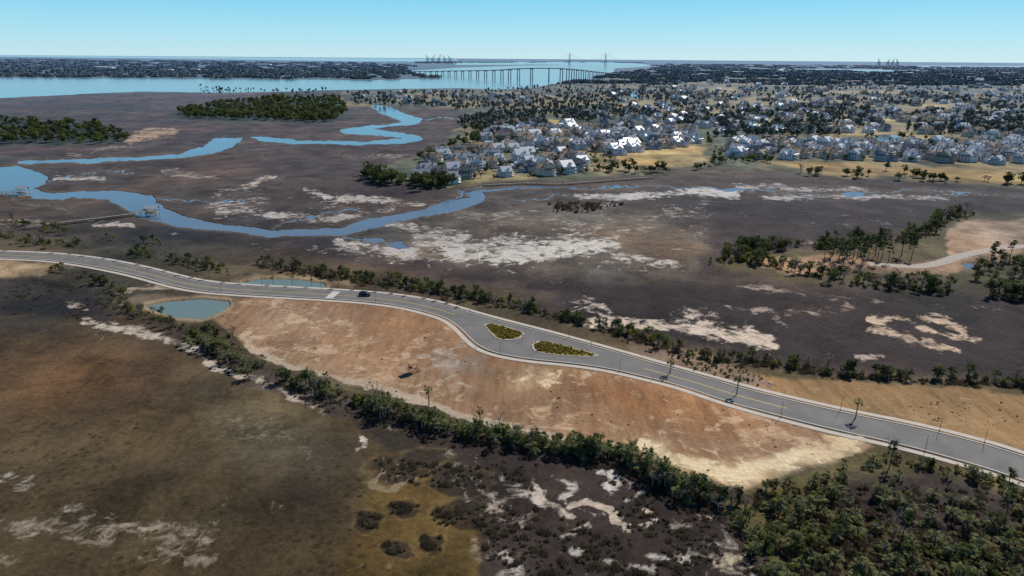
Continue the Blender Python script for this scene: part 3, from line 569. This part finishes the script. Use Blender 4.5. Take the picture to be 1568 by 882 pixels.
# forest islands, trees by houses
l=[region([(275,172),(330,158),(420,150),(520,150),(532,172),(505,188),(380,184),(275,181)],800),region([(-500,185),(0,182),(150,192),(200,206),(190,221),(0,219),(-500,240)],900),
   belt([(560,268),(580,280),(620,284),(680,285)],6,60),belt([(640,250),(700,228),(760,205),(720,200),(745,185)],6,50)]
x,y=cat(l); scatter('forest_island_trees',G(x,y,-.3),rng.uniform(.7,1.25,len(x)),Coak,4)
l=[region([(640,255),(760,210),(900,200),(1100,215),(1568,205),(1900,210),(1900,262),(1568,250),(1120,245),(900,266),(690,282)],500),belt([(900,262),(1000,262),(1060,262),(1120,245),(1180,248)],3,60),belt([(1200,262),(1330,272),(1400,275),(1500,278),(1620,284)],3,50),belt([(1350,262),(1420,272)],4,18)]
x,y=cat(l)
golf=[[(1080,232),(1090,222),(1060,219),(1010,222),(960,238),(950,248),(1010,256),(1090,250)],[(1190,252),(1400,255),(2200,262),(2200,280),(1568,280),(1240,262)]]
k=np.ones(len(x),bool)
for gp in golf: k&=~(inpoly(x,y,gp)&(rng.random(len(x))<.85))
x=x[k];y=y[k]
scatter('suburb_oak_trees',G(x,y),rng.uniform(.35,.85,len(x)),Coak,5)
l=[clump(*region([(700,185),(760,170),(900,150),(1000,125),(1700,128),(1900,215),(1568,205),(1100,210),(900,200),(740,200)],6200),120,.3,31),region([(530,143),(760,138),(860,130),(960,118),(960,150),(830,165),(700,168),(540,160)],650),belt([(300,139),(420,140),(520,142)],4,50),region([(690,190),(760,180),(880,160),(900,180),(760,210)],110)]
x,y=cat(l)
for gp in paint[12:]:
    if gp[1]==2: k=~inpoly(x,y,gp[0]); x=x[k];y=y[k]
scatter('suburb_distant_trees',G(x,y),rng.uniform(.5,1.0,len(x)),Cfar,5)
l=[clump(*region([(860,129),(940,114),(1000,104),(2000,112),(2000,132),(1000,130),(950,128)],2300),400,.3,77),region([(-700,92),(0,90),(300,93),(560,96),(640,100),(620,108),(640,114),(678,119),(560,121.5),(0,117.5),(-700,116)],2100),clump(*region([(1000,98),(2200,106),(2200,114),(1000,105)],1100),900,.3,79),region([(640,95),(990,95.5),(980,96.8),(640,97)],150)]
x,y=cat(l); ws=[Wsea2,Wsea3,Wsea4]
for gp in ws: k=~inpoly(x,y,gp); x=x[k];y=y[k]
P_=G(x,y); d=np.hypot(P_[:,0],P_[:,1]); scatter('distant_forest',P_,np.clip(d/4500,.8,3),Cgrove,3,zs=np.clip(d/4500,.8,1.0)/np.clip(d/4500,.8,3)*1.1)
# traffic-island planting
pts=[]
for w in islands:
    q=rng.uniform(w.min(0),w.max(0),(2500,2)); ins=sdf(q[:,0],q[:,1],w,5)>.9; pts.append(q[ins][:330])
pts=np.concatenate(pts); scatter('island_shrub_planting',np.column_stack([pts,np.full(len(pts),.16)]),rng.uniform(.6,1.1,len(pts)),Cisl,4)
# individual trees
pines=[pine(71+k,13,520,.5,pineL) for k in range(3)]
for x_,y_ in [(1262,398),(1275,392),(1284,402),(1296,394),(1305,404),(1312,396),(1322,402),(1330,394),(1342,404),(1350,396),(1270,406),(1318,410),(1360,402),(1290,408),(1380,392),(1395,398),(1302,390),(1325,388),(1340,392),(1285,396)]:
    obj('pine_tree',pines[rng.integers(3)],g1(x_,y_),rng.uniform(0,6),rng.uniform(.65,1.05))
for x_,y_ in [(1520,400),(1546,398),(1515,408)]: obj('pine_tree',pines[0],g1(x_,y_),rng.uniform(0,6),.8)
palms=[palm(81,4.5),palm(82,5.5)]
for x_,y_ in [(1128,604),(1026,572),(657,622),(735,648),(1310,640)]: obj('palm_tree',palms[rng.integers(2)],g1(x_,y_),rng.uniform(0,6),rng.uniform(.8,.95))
for d_ in range(0,26):
    t=(d_+.5)/26; k=int(8+t*8*11); 
    p=tp[k]+nt_[k]*5.0; obj('palm_tree',palms[d_%2],(p[0],p[1],0),d_*1.7,.7)
bares=[bare(91,8,6),bare(92,9,6),bare(93,7,5)]
for x_,y_,s_ in [(573,612,1.05),(765,655,.9),(1362,690,.9),(800,480,.7),(480,612,.6),(1100,782,.8),(1372,800,.7),(690,668,.6),(1462,770,.6)]: obj('bare_tree',bares[rng.integers(3)],g1(x_,y_),rng.uniform(0,6),s_)
for x_,y_,s_ in [(1362,715,.8),(1540,790,.8),(1382,822,.7)]: obj('pine_tree',pines[1],g1(x_,y_),1,s_*.7)
# ------------------------------------------------------------ houses
glass=simple('window_glass',(.04,.055,.07),.15,.2,1,spec=.6); trim=simple('white_trim',(.78,.77,.74),.6,.08,1)
roofs=[simple('roof_grey',(.24,.26,.29),.8,.2,.8),simple('roof_metal_light',(.42,.46,.50),.45,.12,.8),simple('roof_brown',(.22,.17,.13),.85,.2,.8),simple('roof_dark',(.12,.13,.15),.85,.2,.8)]
walls=[simple('wall_'+n,c,.75,.06,1) for n,c in [('white',(.84,.83,.81)),('pale_grey',(.60,.63,.65)),('blue_grey',(.36,.43,.51)),('cream',(.76,.67,.54)),('taupe',(.42,.36,.30))]]
def house(seed,wall,roof):
    r=np.random.default_rng(seed); B=MB(); w=r.uniform(9,13);d=r.uniform(11,16);h=r.uniform(5.8,7.6); rp=r.uniform(.28,.42)
    B.box(-w/2,w/2,-d/2,d/2,-.3,h,0); B.gable(-w/2,w/2,-d/2,d/2,h,w*rp,.6,'y')
    ww=d*.42; B.box(-w/2-2.5,w/2+2.2,-ww/2+1,ww/2+1,-.3,h-.5,0); B.gable(-w/2-2.5,w/2+2.2,-ww/2+1,ww/2+1,h-.5,ww*.4,.5,'x')
    gx_=w/2+2.2; B.box(gx_-1,gx_+5.5,d/2-6.5,d/2-.5,-.3,3.2,0); B.gable(gx_-1,gx_+5.5,d/2-6.5,d/2-.5,3.2,2.3,.4,'x'); 
    for sy in(-1,1):
        y0,y1=sorted((sy*d/2,sy*(d/2+2.6))); B.box(-w/2+.3,w/2-.3,y0,y1,.5,.75,2); B.box(-w/2+.3,w/2-.3,y0,y1,3.1,3.3,2); 
        yo,yi=(y0,y1) if sy<0 else (y1,y0)
        B.add([(-w/2,yo,5.4),(w/2,yo,5.4),(w/2,yi,6.3),(-w/2,yi,6.3),(-w/2,yo,5.6),(w/2,yo,5.6),(w/2,yi,6.5),(-w/2,yi,6.5)],[(0,1,2,3),(4,5,6,7),(0,1,5,4),(1,2,6,5),(0,3,7,4)],1)
        for cx in np.linspace(-w/2+.5,w/2-.5,5):
            yc=sy*(d/2+2.35); B.box(cx-.15,cx+.15,yc-.15,yc+.15,0,5.45,2)
        for z in(.9,3.5):
            for cx in np.linspace(-w/2+1.6,w/2-1.6,4):
                ya,yb=sorted((sy*d/2,sy*(d/2+.05))); B.box(cx-.55,cx+.55,ya,yb,z,z+1.8,3); ya,yb=sorted((sy*(d/2+.0),sy*(d/2+.03))); B.box(cx-.7,cx+.7,ya,yb,z-.1,z+1.95,2)
        xw=(-w/2-2.5) if sy<0 else (w/2+2.2)
        for z in(1.0,3.7):
            for cy in np.linspace(-ww/2+2,ww/2,2):
                xa,xb=sorted((xw,xw+sy*.05)); B.box(xa,xb,cy-.5,cy+.5,z,z+1.6,3)
        for cy in(-d/2+2,-d/2+4):
            xa,xb=sorted((sy*w/2,sy*(w/2+.05))); B.box(xa,xb,cy-.45,cy+.45,3.8,5.3,3)
    for cx in(-1,1):
        zz=h+w*.06; xs=cx*w*.28; B.box(xs-1.0,xs+1.0,-d*.32,-d*.32+2,zz-.3,zz+1.5,0); B.gable(xs-1,xs+1,-d*.32,-d*.32+2,zz+1.5,.9,.2,'y'); B.box(xs-.6,xs+.6,-d*.32-.05,-d*.32,zz+.2,zz+1.2,3)
    B.box(w*.2-.5,w*.2+.5,d*.2,d*.2+1,h,h+w*rp+1.2,4)
    return B.mesh('house',[wall,roof,trim,glass,simple('brick%d'%seed,(.28,.16,.12),.9,.2,2)])
hm=[house(100+k,walls[[0,0,1,2,3,0,1,4,0,3][k]],roofs[[0,1,0,3,2,0,1,3,1,2][k]]) for k in range(10)]
placed=[]
def houses(poly,n,dmin,bias=0,s=1.0):
    x,y=region(poly,n*14); P_=G(x,y); c=0
    for p in P_:
        if c>=n: break
        if all((p[0]-q[0])**2+(p[1]-q[1])**2>dmin*dmin for q in placed):
            placed.append((p[0],p[1])); c+=1
            a=math.radians(20+25*math.sin(p[0]/170.)+90*rng.integers(4))
            obj('house',hm[rng.integers(10)],(p[0],p[1],0),a,s*rng.uniform(.7,1.0))
houses([(640,258),(680,232),(760,222),(890,232),(895,262),(830,268),(760,270),(690,282),(640,278)],46,15)
houses([(735,215),(770,192),(880,190),(960,200),(1060,202),(1070,218),(950,238),(900,232),(800,222)],110,15.5)
houses([(1110,218),(1200,218),(1350,224),(1568,218),(1750,220),(1750,262),(1568,255),(1480,248),(1370,247),(1250,248),(1115,240)],130,16)
houses([(900,180),(1200,178),(1568,180),(1700,182),(1700,218),(1568,215),(1350,203),(1240,205),(1070,205),(960,198)],130,20)
houses([(860,172),(960,160),(1200,150),(1568,155),(1700,158),(1700,182),(1568,182),(930,184)],130,26,s=1.05)
houses([(540,146),(700,142),(830,148),(830,163),(700,163),(560,158)],40,34)
houses([(900,140),(1000,122),(1568,130),(1568,155),(1200,152),(940,160)],110,40,s=1.25)
def warehouse(L,Wd,h):
    B=MB(); B.box(-L/2,L/2,-Wd/2,Wd/2,0,h,0); B.gable(-L/2,L/2,-Wd/2,Wd/2,h,h*.2,1,'x')
    for k in np.linspace(-L/2+8,L/2-8,9): B.box(k-3,k+3,-Wd/2-.2,-Wd/2,0,h*.55,3)
    return B.mesh('warehouse',[walls[0],roofs[1],trim,glass])
wm=warehouse(110,45,14)
for x_,y_,s_ in [(165,106,1),(155,104.5,.8),(405,101,1.2),(255,109,.7),(430,102,.8),(95,107,.6),(515,101,.7),(1180,118,.6),(1060,116,.5),(1290,116,.5),(300,107,.5),(1440,124,.5),(1130,112,.7),(1220,122,.35),(1350,120,.4),(1500,118,.5),(1020,112,.5),(1390,113,.6),(1260,112,.6),(1090,124,.3),(1530,128,.35)]: obj('warehouse',wm,g1(x_,y_),rng.uniform(-.3,.3),s_)
# ------------------------------------------------------------ river bridge
cb=simple('bridge_concrete',(.30,.33,.36),.8,.1,.02); st_=simple('bridge_steel',(.15,.19,.24),.6,.1,.02)
key=[(625,111.5,109.5),(700,116,108.8),(760,119.5,108),(800,122,106),(850,123,105.8),(890,120,108),(935,116,112),(975,114,113)]
kp=np.array([[*G([a],[b_])[0][:2],max(4,(b_-c)*np.linalg.norm(G([a],[b_])[0][:2])/FP)] for a,b_,c in key]); kc=catmull(kp,12); n2=nrm(kc[:,:2])
B=MB()
for i in range(len(kc)-1):
    a,b_=kc[i],kc[i+1]; vs=[]
    for p,n_ in((a,n2[i]),(b_,n2[i+1])):
        for o,z in((-8,0),(8,0),(8,-3.5),(-8,-3.5)): vs.append((p[0]+n_[0]*o,p[1]+n_[1]*o,p[2]+z))
    B.add(vs,[(0,1,5,4),(1,2,6,5),(2,3,7,6),(3,0,4,7)],1 if 36<i<60 else 0)
L=np.append(0,np.cumsum(np.linalg.norm(np.diff(kc[:,:2],axis=0),axis=1)))
for s_ in np.arange(20,L[-1]-10,85):
    p=[np.interp(s_,L,kc[:,k]) for k in range(3)]; k=np.searchsorted(L,s_)-1; n_=n2[k]
    for o in(-6,6): B.tube((p[0]+n_[0]*o,p[1]+n_[1]*o,-3),(p[0]+n_[0]*o,p[1]+n_[1]*o,p[2]-4),2.2,1.9,6,0)
    t=(-n_[1],n_[0]); vs=[]
    for a_ in(-8,8):
        for b2 in(-2,2):
            for z in(-6,-3.4): vs.append((p[0]+n_[0]*a_+t[0]*b2,p[1]+n_[1]*a_+t[1]*b2,p[2]+z))
    B.add(vs,[(0,1,3,2),(4,6,7,5),(0,4,5,1),(2,3,7,6),(0,2,6,4),(1,5,7,3)],0)
obj('river_bridge',B.mesh('river_bridge',[cb,st_]))
# cable-stayed bridge
cs_=simple('pylon_concrete',(.26,.32,.38),.8,.08,.01); B=MB()
pa,pb=G([872],[98.6])[0],G([927],[99.4])[0]; ax=Vector(pb-pa); span=ax.length; ax.normalize(); pr=Vector((-ax.y,ax.x,0)); zup=Vector((0,0,1))
e0=Vector(pa)-ax*span*1.3; e1=Vector(pb)+ax*span*1.3
vs=[]
for p,z in((e0,20),(Vector(pa),58),(Vector(pb),58),(e1,20)):
    for o,dz in((-19,0),(19,0),(19,-4),(-19,-4)): vs.append(p+pr*o+zup*(z+dz))
B.add(vs,[(s*4+k,s*4+(k+1)%4,s*4+4+(k+1)%4,s*4+4+k) for s in range(3) for k in range(4)],0)
for P0 in(Vector(pa),Vector(pb)):
    for s in(-1,1):
        B.tube(P0+pr*s*14,P0+pr*s*24+zup*56,5,4,6,0); B.tube(P0+pr*s*24+zup*56,P0+pr*s*3+zup*135,4,3.5,6,0)
    B.tube(P0+zup*130,P0+zup*178,5,3,6,0)
    for s in(-1,1):
        for k in range(1,9):
            for o in(-1,1): B.tube(P0+zup*(172-4*(8-k)),P0+ax*(s*k*span*.058)+pr*o*17+zup*58,.18,.18,3,0)
obj('cable_stayed_bridge',B.mesh('cable_stayed_bridge',[cs_]))
# port cranes
cm=simple('crane_steel',(.10,.15,.21),.6,.1,.02)
def crane():
    B=MB()
    for x_ in(-14,14):
        for y_ in(-13,13): B.tube((x_,y_,0),(x_,y_,48),2.8,2.6,4)
        B.box(x_-1.5,x_+1.5,-13,13,14,17); B.tube((x_,-13,17),(x_,13,46),1.2,1.2,4)
    B.box(-16,16,-2,2,46,50); B.box(-3,3,-45,15,48,52); B.tube((0,-13,50),(0,4,84),2.2,1.8,4);B.tube((0,13,50),(0,4,84),2.2,1.8,4)
    B.box(-5,5,-38,-24,52,58)
    B.tube((0,14,50),(0,36,112),3.2,2.4,4); B.tube((0,4,84),(0,36,112),.9,.9,4); B.tube((0,4,84),(0,-44,52),.9,.9,4)
    return B.mesh('crane',[cm])
cmesh=crane()
for x_,y_ in [(655,96.2),(663,96.4),(672,96.2),(681,96.4),(689,96.3),(1345,101),(1359,101.2),(1366,101.2),(1373,101.3)]: obj('port_crane',cmesh,g1(x_,y_),float(rng.choice([.9,2.2,-.9])),1.25)
# ------------------------------------------------------------ docks / boardwalks
wood=simple('weathered_timber',(.26,.22,.18),.9,.25,1.5); tin=simple('tin_roof',(.38,.42,.45),.5,.1,1)
def pier(pl,wd,z,heads=(),name='timber_pier'):
    p=G(*zip(*pl),0)[:,:2]; B=MB()
    for a,b_ in zip(p[:-1],p[1:]):
        d=b_-a; L_=np.linalg.norm(d); d/=L_; n_=np.array([-d[1],d[0]])*wd/2; e=b_+d*.3
        B.add([(*(a-n_),z),(*(a+n_),z),(*(e+n_),z),(*(e-n_),z),(*(a-n_),z-.3),(*(a+n_),z-.3),(*(e+n_),z-.3),(*(e-n_),z-.3)],[(0,1,2,3),(7,6,5,4),(0,3,7,4),(1,5,6,2),(0,4,5,1),(3,2,6,7)])
        for s in np.arange(0,L_,4):
            for o in(-1,1):
                q_=a+d*s+n_*o; B.tube((*q_,-2.2),(*q_,z+1.0),.14,.12,5)
        for o in(-1,1): B.tube((*(a+n_*o),z+.95),(*(b_+n_*o),z+.95),.06,.06,4)
    for hx,hy,s in heads:
        c=g1(hx,hy); B.box(c.x-s,c.x+s,c.y-s*.7,c.y+s*.7,z-.25,z+.04)
        for i_ in(-1,1):
            for k_ in(-1,1): B.tube((c.x+i_*s*.85,c.y+k_*s*.55,-2),(c.x+i_*s*.85,c.y+k_*s*.55,z+2.8),.12,.12,5)
        t=MB(); t.gable(-s,s,-s*.7,s*.7,0,1.3,.4,'x',1,0); o=len(B.v); B.v+=[(a_+c.x,b2+c.y,c2+z+2.8) for a_,b2,c2 in t.v]; B.f+=[tuple(i_+o for i_ in f) for f in t.f]; B.m+=t.m
    obj(name,B.mesh(name,[wood,tin]))
pier([(40,350),(90,343),(150,336),(205,329),(228,325)],2,1.0,[(234,328,3.5)])
pier([(-30,300),(10,297),(34,294)],2,.6,[(36,296,3.2)])
pier([(862,282),(800,281),(742,284)],2,.6)
pier([(862,282),(940,276),(1000,272)],2,.6)
pier([(235,322),(222,318)],3,-.2,name='floating_dock'); pier([(28,300),(48,299)],3,-.2,name='floating_dock')
# lookout platform on site
B=MB(); c=g1(632,570)
for i_ in(-1,1):
    for k_ in(-1,1): B.tube((i_*1.3,k_*1.1,-.2),(i_*1.0,k_*.9,3.6),.11,.1,5)
    B.tube((i_*1.3,-1.1,.1),(i_*1.05,.95,1.9),.05,.05,4); B.tube((-1.3,i_*1.1,.1),(1.05,i_*.95,1.9),.05,.05,4)
B.box(-1.35,1.35,-1.2,1.2,1.95,2.1); B.box(-1.3,1.3,-1.15,-1.05,2.8,2.9);B.box(-1.3,1.3,1.05,1.15,2.8,2.9);B.box(-1.3,-1.2,-1.1,1.1,2.8,2.9)
B.add([(-1.5,-1.3,3.5),(1.5,-1.3,3.5),(1.5,1.3,3.9),(-1.5,1.3,3.9),(-1.5,-1.3,3.6),(1.5,-1.3,3.6),(1.5,1.3,4.0),(-1.5,1.3,4.0)],[(3,2,1,0),(4,5,6,7),(0,1,5,4),(1,2,6,5),(2,3,7,6),(3,0,4,7)])
for o in(-.35,.35): B.tube((1.3+1.3,o,0),(1.3,o,2.1),.06,.06,4)
for s in np.linspace(.1,.9,6): B.box(1.3+1.3*(1-s)-.12,1.3+1.3*(1-s)+.12,-.38,.38,2.1*s-.02,2.1*s+.03)
obj('wooden_lookout_platform',B.mesh('lookout',[simple('brown_timber',(.36,.22,.12),.85,.25,2)]),c,.5,.9)
# ------------------------------------------------------------ street lamps
lampm=simple('lamp_metal',(.04,.04,.045),.4,.1,2,.5)
lens=simple('lamp_glass',(.6,.6,.55),.3,.05,2)
B=MB(); B.tube((0,0,0),(0,0,.5),.16,.13,8); B.tube((0,0,.5),(0,0,5.4),.08,.06,8); B.tube((0,0,5.3),(.9,0,5.75),.04,.04,6); B.tube((.9,0,5.75),(.9,0,5.62),.08,.22,8,0); B.tube((.9,0,5.62),(.9,0,5.45),.15,.1,8,1)
lm=B.mesh('lamp',[lampm,lens])
def lamp_at(x_,y_,side):
    p=g1(x_,y_); e,n_=(tp,nt_) if side>0 else (bt,nb_); k=np.argmin(np.hypot(e[:,0]-p.x,e[:,1]-p.y)); q_=e[k]+n_[k]*.95
    obj('street_lamp',lm,(q_[0],q_[1],.0),math.atan2(-n_[k][1],-n_[k][0]),.75)
for x_,y_,s in [(60,388,1),(205,408,1),(288,428,1),(395,440,1),(495,444,1),(695,472,1),(870,520,1),(1027,564,1),(1130,592,1),(1280,630,1),(1438,664,1),(1507,680,1),(128,405,-1),(345,448,-1),(580,464,-1),(760,544,-1),(950,566,-1),(1200,640,-1),(1420,690,-1)]: lamp_at(x_,y_,s)
sg=MB(); sg.tube((0,0,0),(0,0,2.4),.04,.04,5,0); sg.box(-.3,.3,-.05,-.02,1.7,2.4,1)
sgm=sg.mesh('sign',[lampm,white])
for x_,y_,s in [(720,484,1),(735,530,-1),(905,532,1),(800,522,1),(1000,582,-1)]:
    p=g1(x_,y_); obj('traffic_sign',sgm,(p.x,p.y,.02),.4)
# ------------------------------------------------------------ car
bodym=simple('car_paint',(.012,.013,.016),.25,.1,1,.3,.6); tyre=simple('tyre',(.02,.02,.02),.9,.1,3); rim=simple('rim',(.4,.4,.4),.35,.1,3,.8); red=simple('tail_lamp',(.35,.02,.02),.3,.1,2); hl=simple('head_lamp',(.7,.7,.7),.2,.05,2)
k=np.argmin(np.hypot(ctr[:,0]-g1(553,455).x,ctr[:,1]-g1(553,455).y)); tt=(ctr[k+2]-ctr[k-2]); tt/=np.linalg.norm(tt); pc=ctr[k]+nrm(ctr)[k]*1.9
car=bpy.data.objects.new('parked_car',None); car.location=(pc[0],pc[1],.03); car.rotation_euler=(0,0,math.atan2(tt[1],tt[0])); sc.collection.objects.link(car)
prof=[(-2.35,.35),(-2.4,.75),(-2.3,1.05),(-1.95,1.62),(-1.6,1.72),(.35,1.70),(.75,1.6),(1.35,1.12),(2.15,1.0),(2.38,.8),(2.4,.35)]
B=MB(); hw=.93
vs=[]
for s in(-1,1):
    for x_,z_ in prof: vs.append((x_,s*(hw if z_<1.15 else hw-.22*(z_-1.12)/.55),z_))
n=len(prof); B.add(vs,[tuple(range(n)),tuple(range(2*n-1,n-1,-1))]+[(i_,n+i_,n+(i_+1)%n,(i_+1)%n) for i_ in range(n)])
bm_=B.mesh('body',[bodym]); o=obj('body',bm_,parent=car); bv=o.modifiers.new('b','BEVEL'); bv.width=.06; bv.segments=2
B=MB()
for s in(-1,1):
    y=lambda z:s*(hw-.22*(z-1.12)/.55+.012)
    for x0,x1,x2,x3 in((-1.95,-1.05,-1.05,-1.7),(-.95,.05,.05,-.95),(.15,1.1,.65,.15)): B.add([(x0,y(1.15),1.15),(x1,y(1.15),1.15),(x2,y(1.56),1.56),(x3,y(1.56),1.56)],[(0,1,2,3)])
B.add([(.82,-.7,1.57),(.82,.7,1.57),(1.33,.85,1.17),(1.33,-.85,1.17)],[(0,1,2,3)]); B.add([(-1.99,-.7,1.58),(-1.99,.7,1.58),(-2.27,.84,1.14),(-2.27,-.84,1.14)],[(0,1,2,3)])
obj('windows',B.mesh('windows',[glass]),parent=car)
for a_,xw in(('front',1.45),('rear',-1.45)):
    for s in(-1,1):
        B=MB(); B.tube((xw,s*.72,.36),(xw,s*.96,.36),.36,.36,16,0); B.tube((xw,s*.95,.36),(xw,s*.975,.36),.22,.2,12,1); obj('wheel_%s_%s'%(a_,'l' if s>0 else 'r'),B.mesh('wheel',[tyre,rim]),parent=car)
B=MB()
for s in(-1,1): B.box(-2.43,-2.36,s*.75-.14,s*.75+.14,.8,1.0,0); B.box(2.36,2.42,s*.7-.2,s*.7+.2,.66,.82,1)
obj('lights',B.mesh('lights',[red,hl]),parent=car)
# ------------------------------------------------------------ light
el,azs=math.radians(42),math.radians(38)
sd=Vector((math.sin(azs)*math.cos(el),math.cos(azs)*math.cos(el),math.sin(el)))
sl=bpy.data.lights.new('sun','SUN'); sl.energy=5.0; sl.angle=math.radians(.5); sl.color=(1,.95,.87); so=bpy.data.objects.new('sun',sl); so.rotation_euler=sd.to_track_quat('Z','Y').to_euler(); so.location=(0,0,300); sc.collection.objects.link(so)
w=bpy.data.worlds.new('World'); sc.world=w; w.use_nodes=True; nt=w.node_tree; bg=nt.nodes['Background']
sk=N(nt,'ShaderNodeTexSky',sky_type='NISHITA'); sk.sun_disc=False; sk.sun_elevation=el; sk.sun_rotation=azs; sk.altitude=0; sk.air_density=1.0; sk.dust_density=.3; sk.ozone_density=3
tc=N(nt,'ShaderNodeTexCoord'); sx=N(nt,'ShaderNodeSeparateXYZ'); nt.links.new(tc.outputs['Generated'],sx.inputs[0])
cr=N(nt,'ShaderNodeValToRGB'); nt.links.new(sx.outputs['Z'],cr.inputs[0]); e=cr.color_ramp.elements
def c10(c): l=lin(c)*10; return (*l,1)
e[0].position=0.0; e[0].color=c10((196,232,243)); e[1].position=1.0; e[1].color=c10((28,56,104))
for p_,c_ in ((.03,(168,226,246)),(.085,(114,208,246)),(.2,(100,158,208)),(.5,(46,84,140))): q=cr.color_ramp.elements.new(p_); q.color=c10(c_)
mxs=mixc(nt,.9,sk.outputs[0],cr.outputs[0])
nt.links.new(mxs,bg.inputs['Color']); bg.inputs['Strength'].default_value=.1
sc.view_settings.view_transform='Standard'; sc.view_settings.look='None'; sc.view_settings.exposure=0
print('houses',len(placed),'verts',nv)
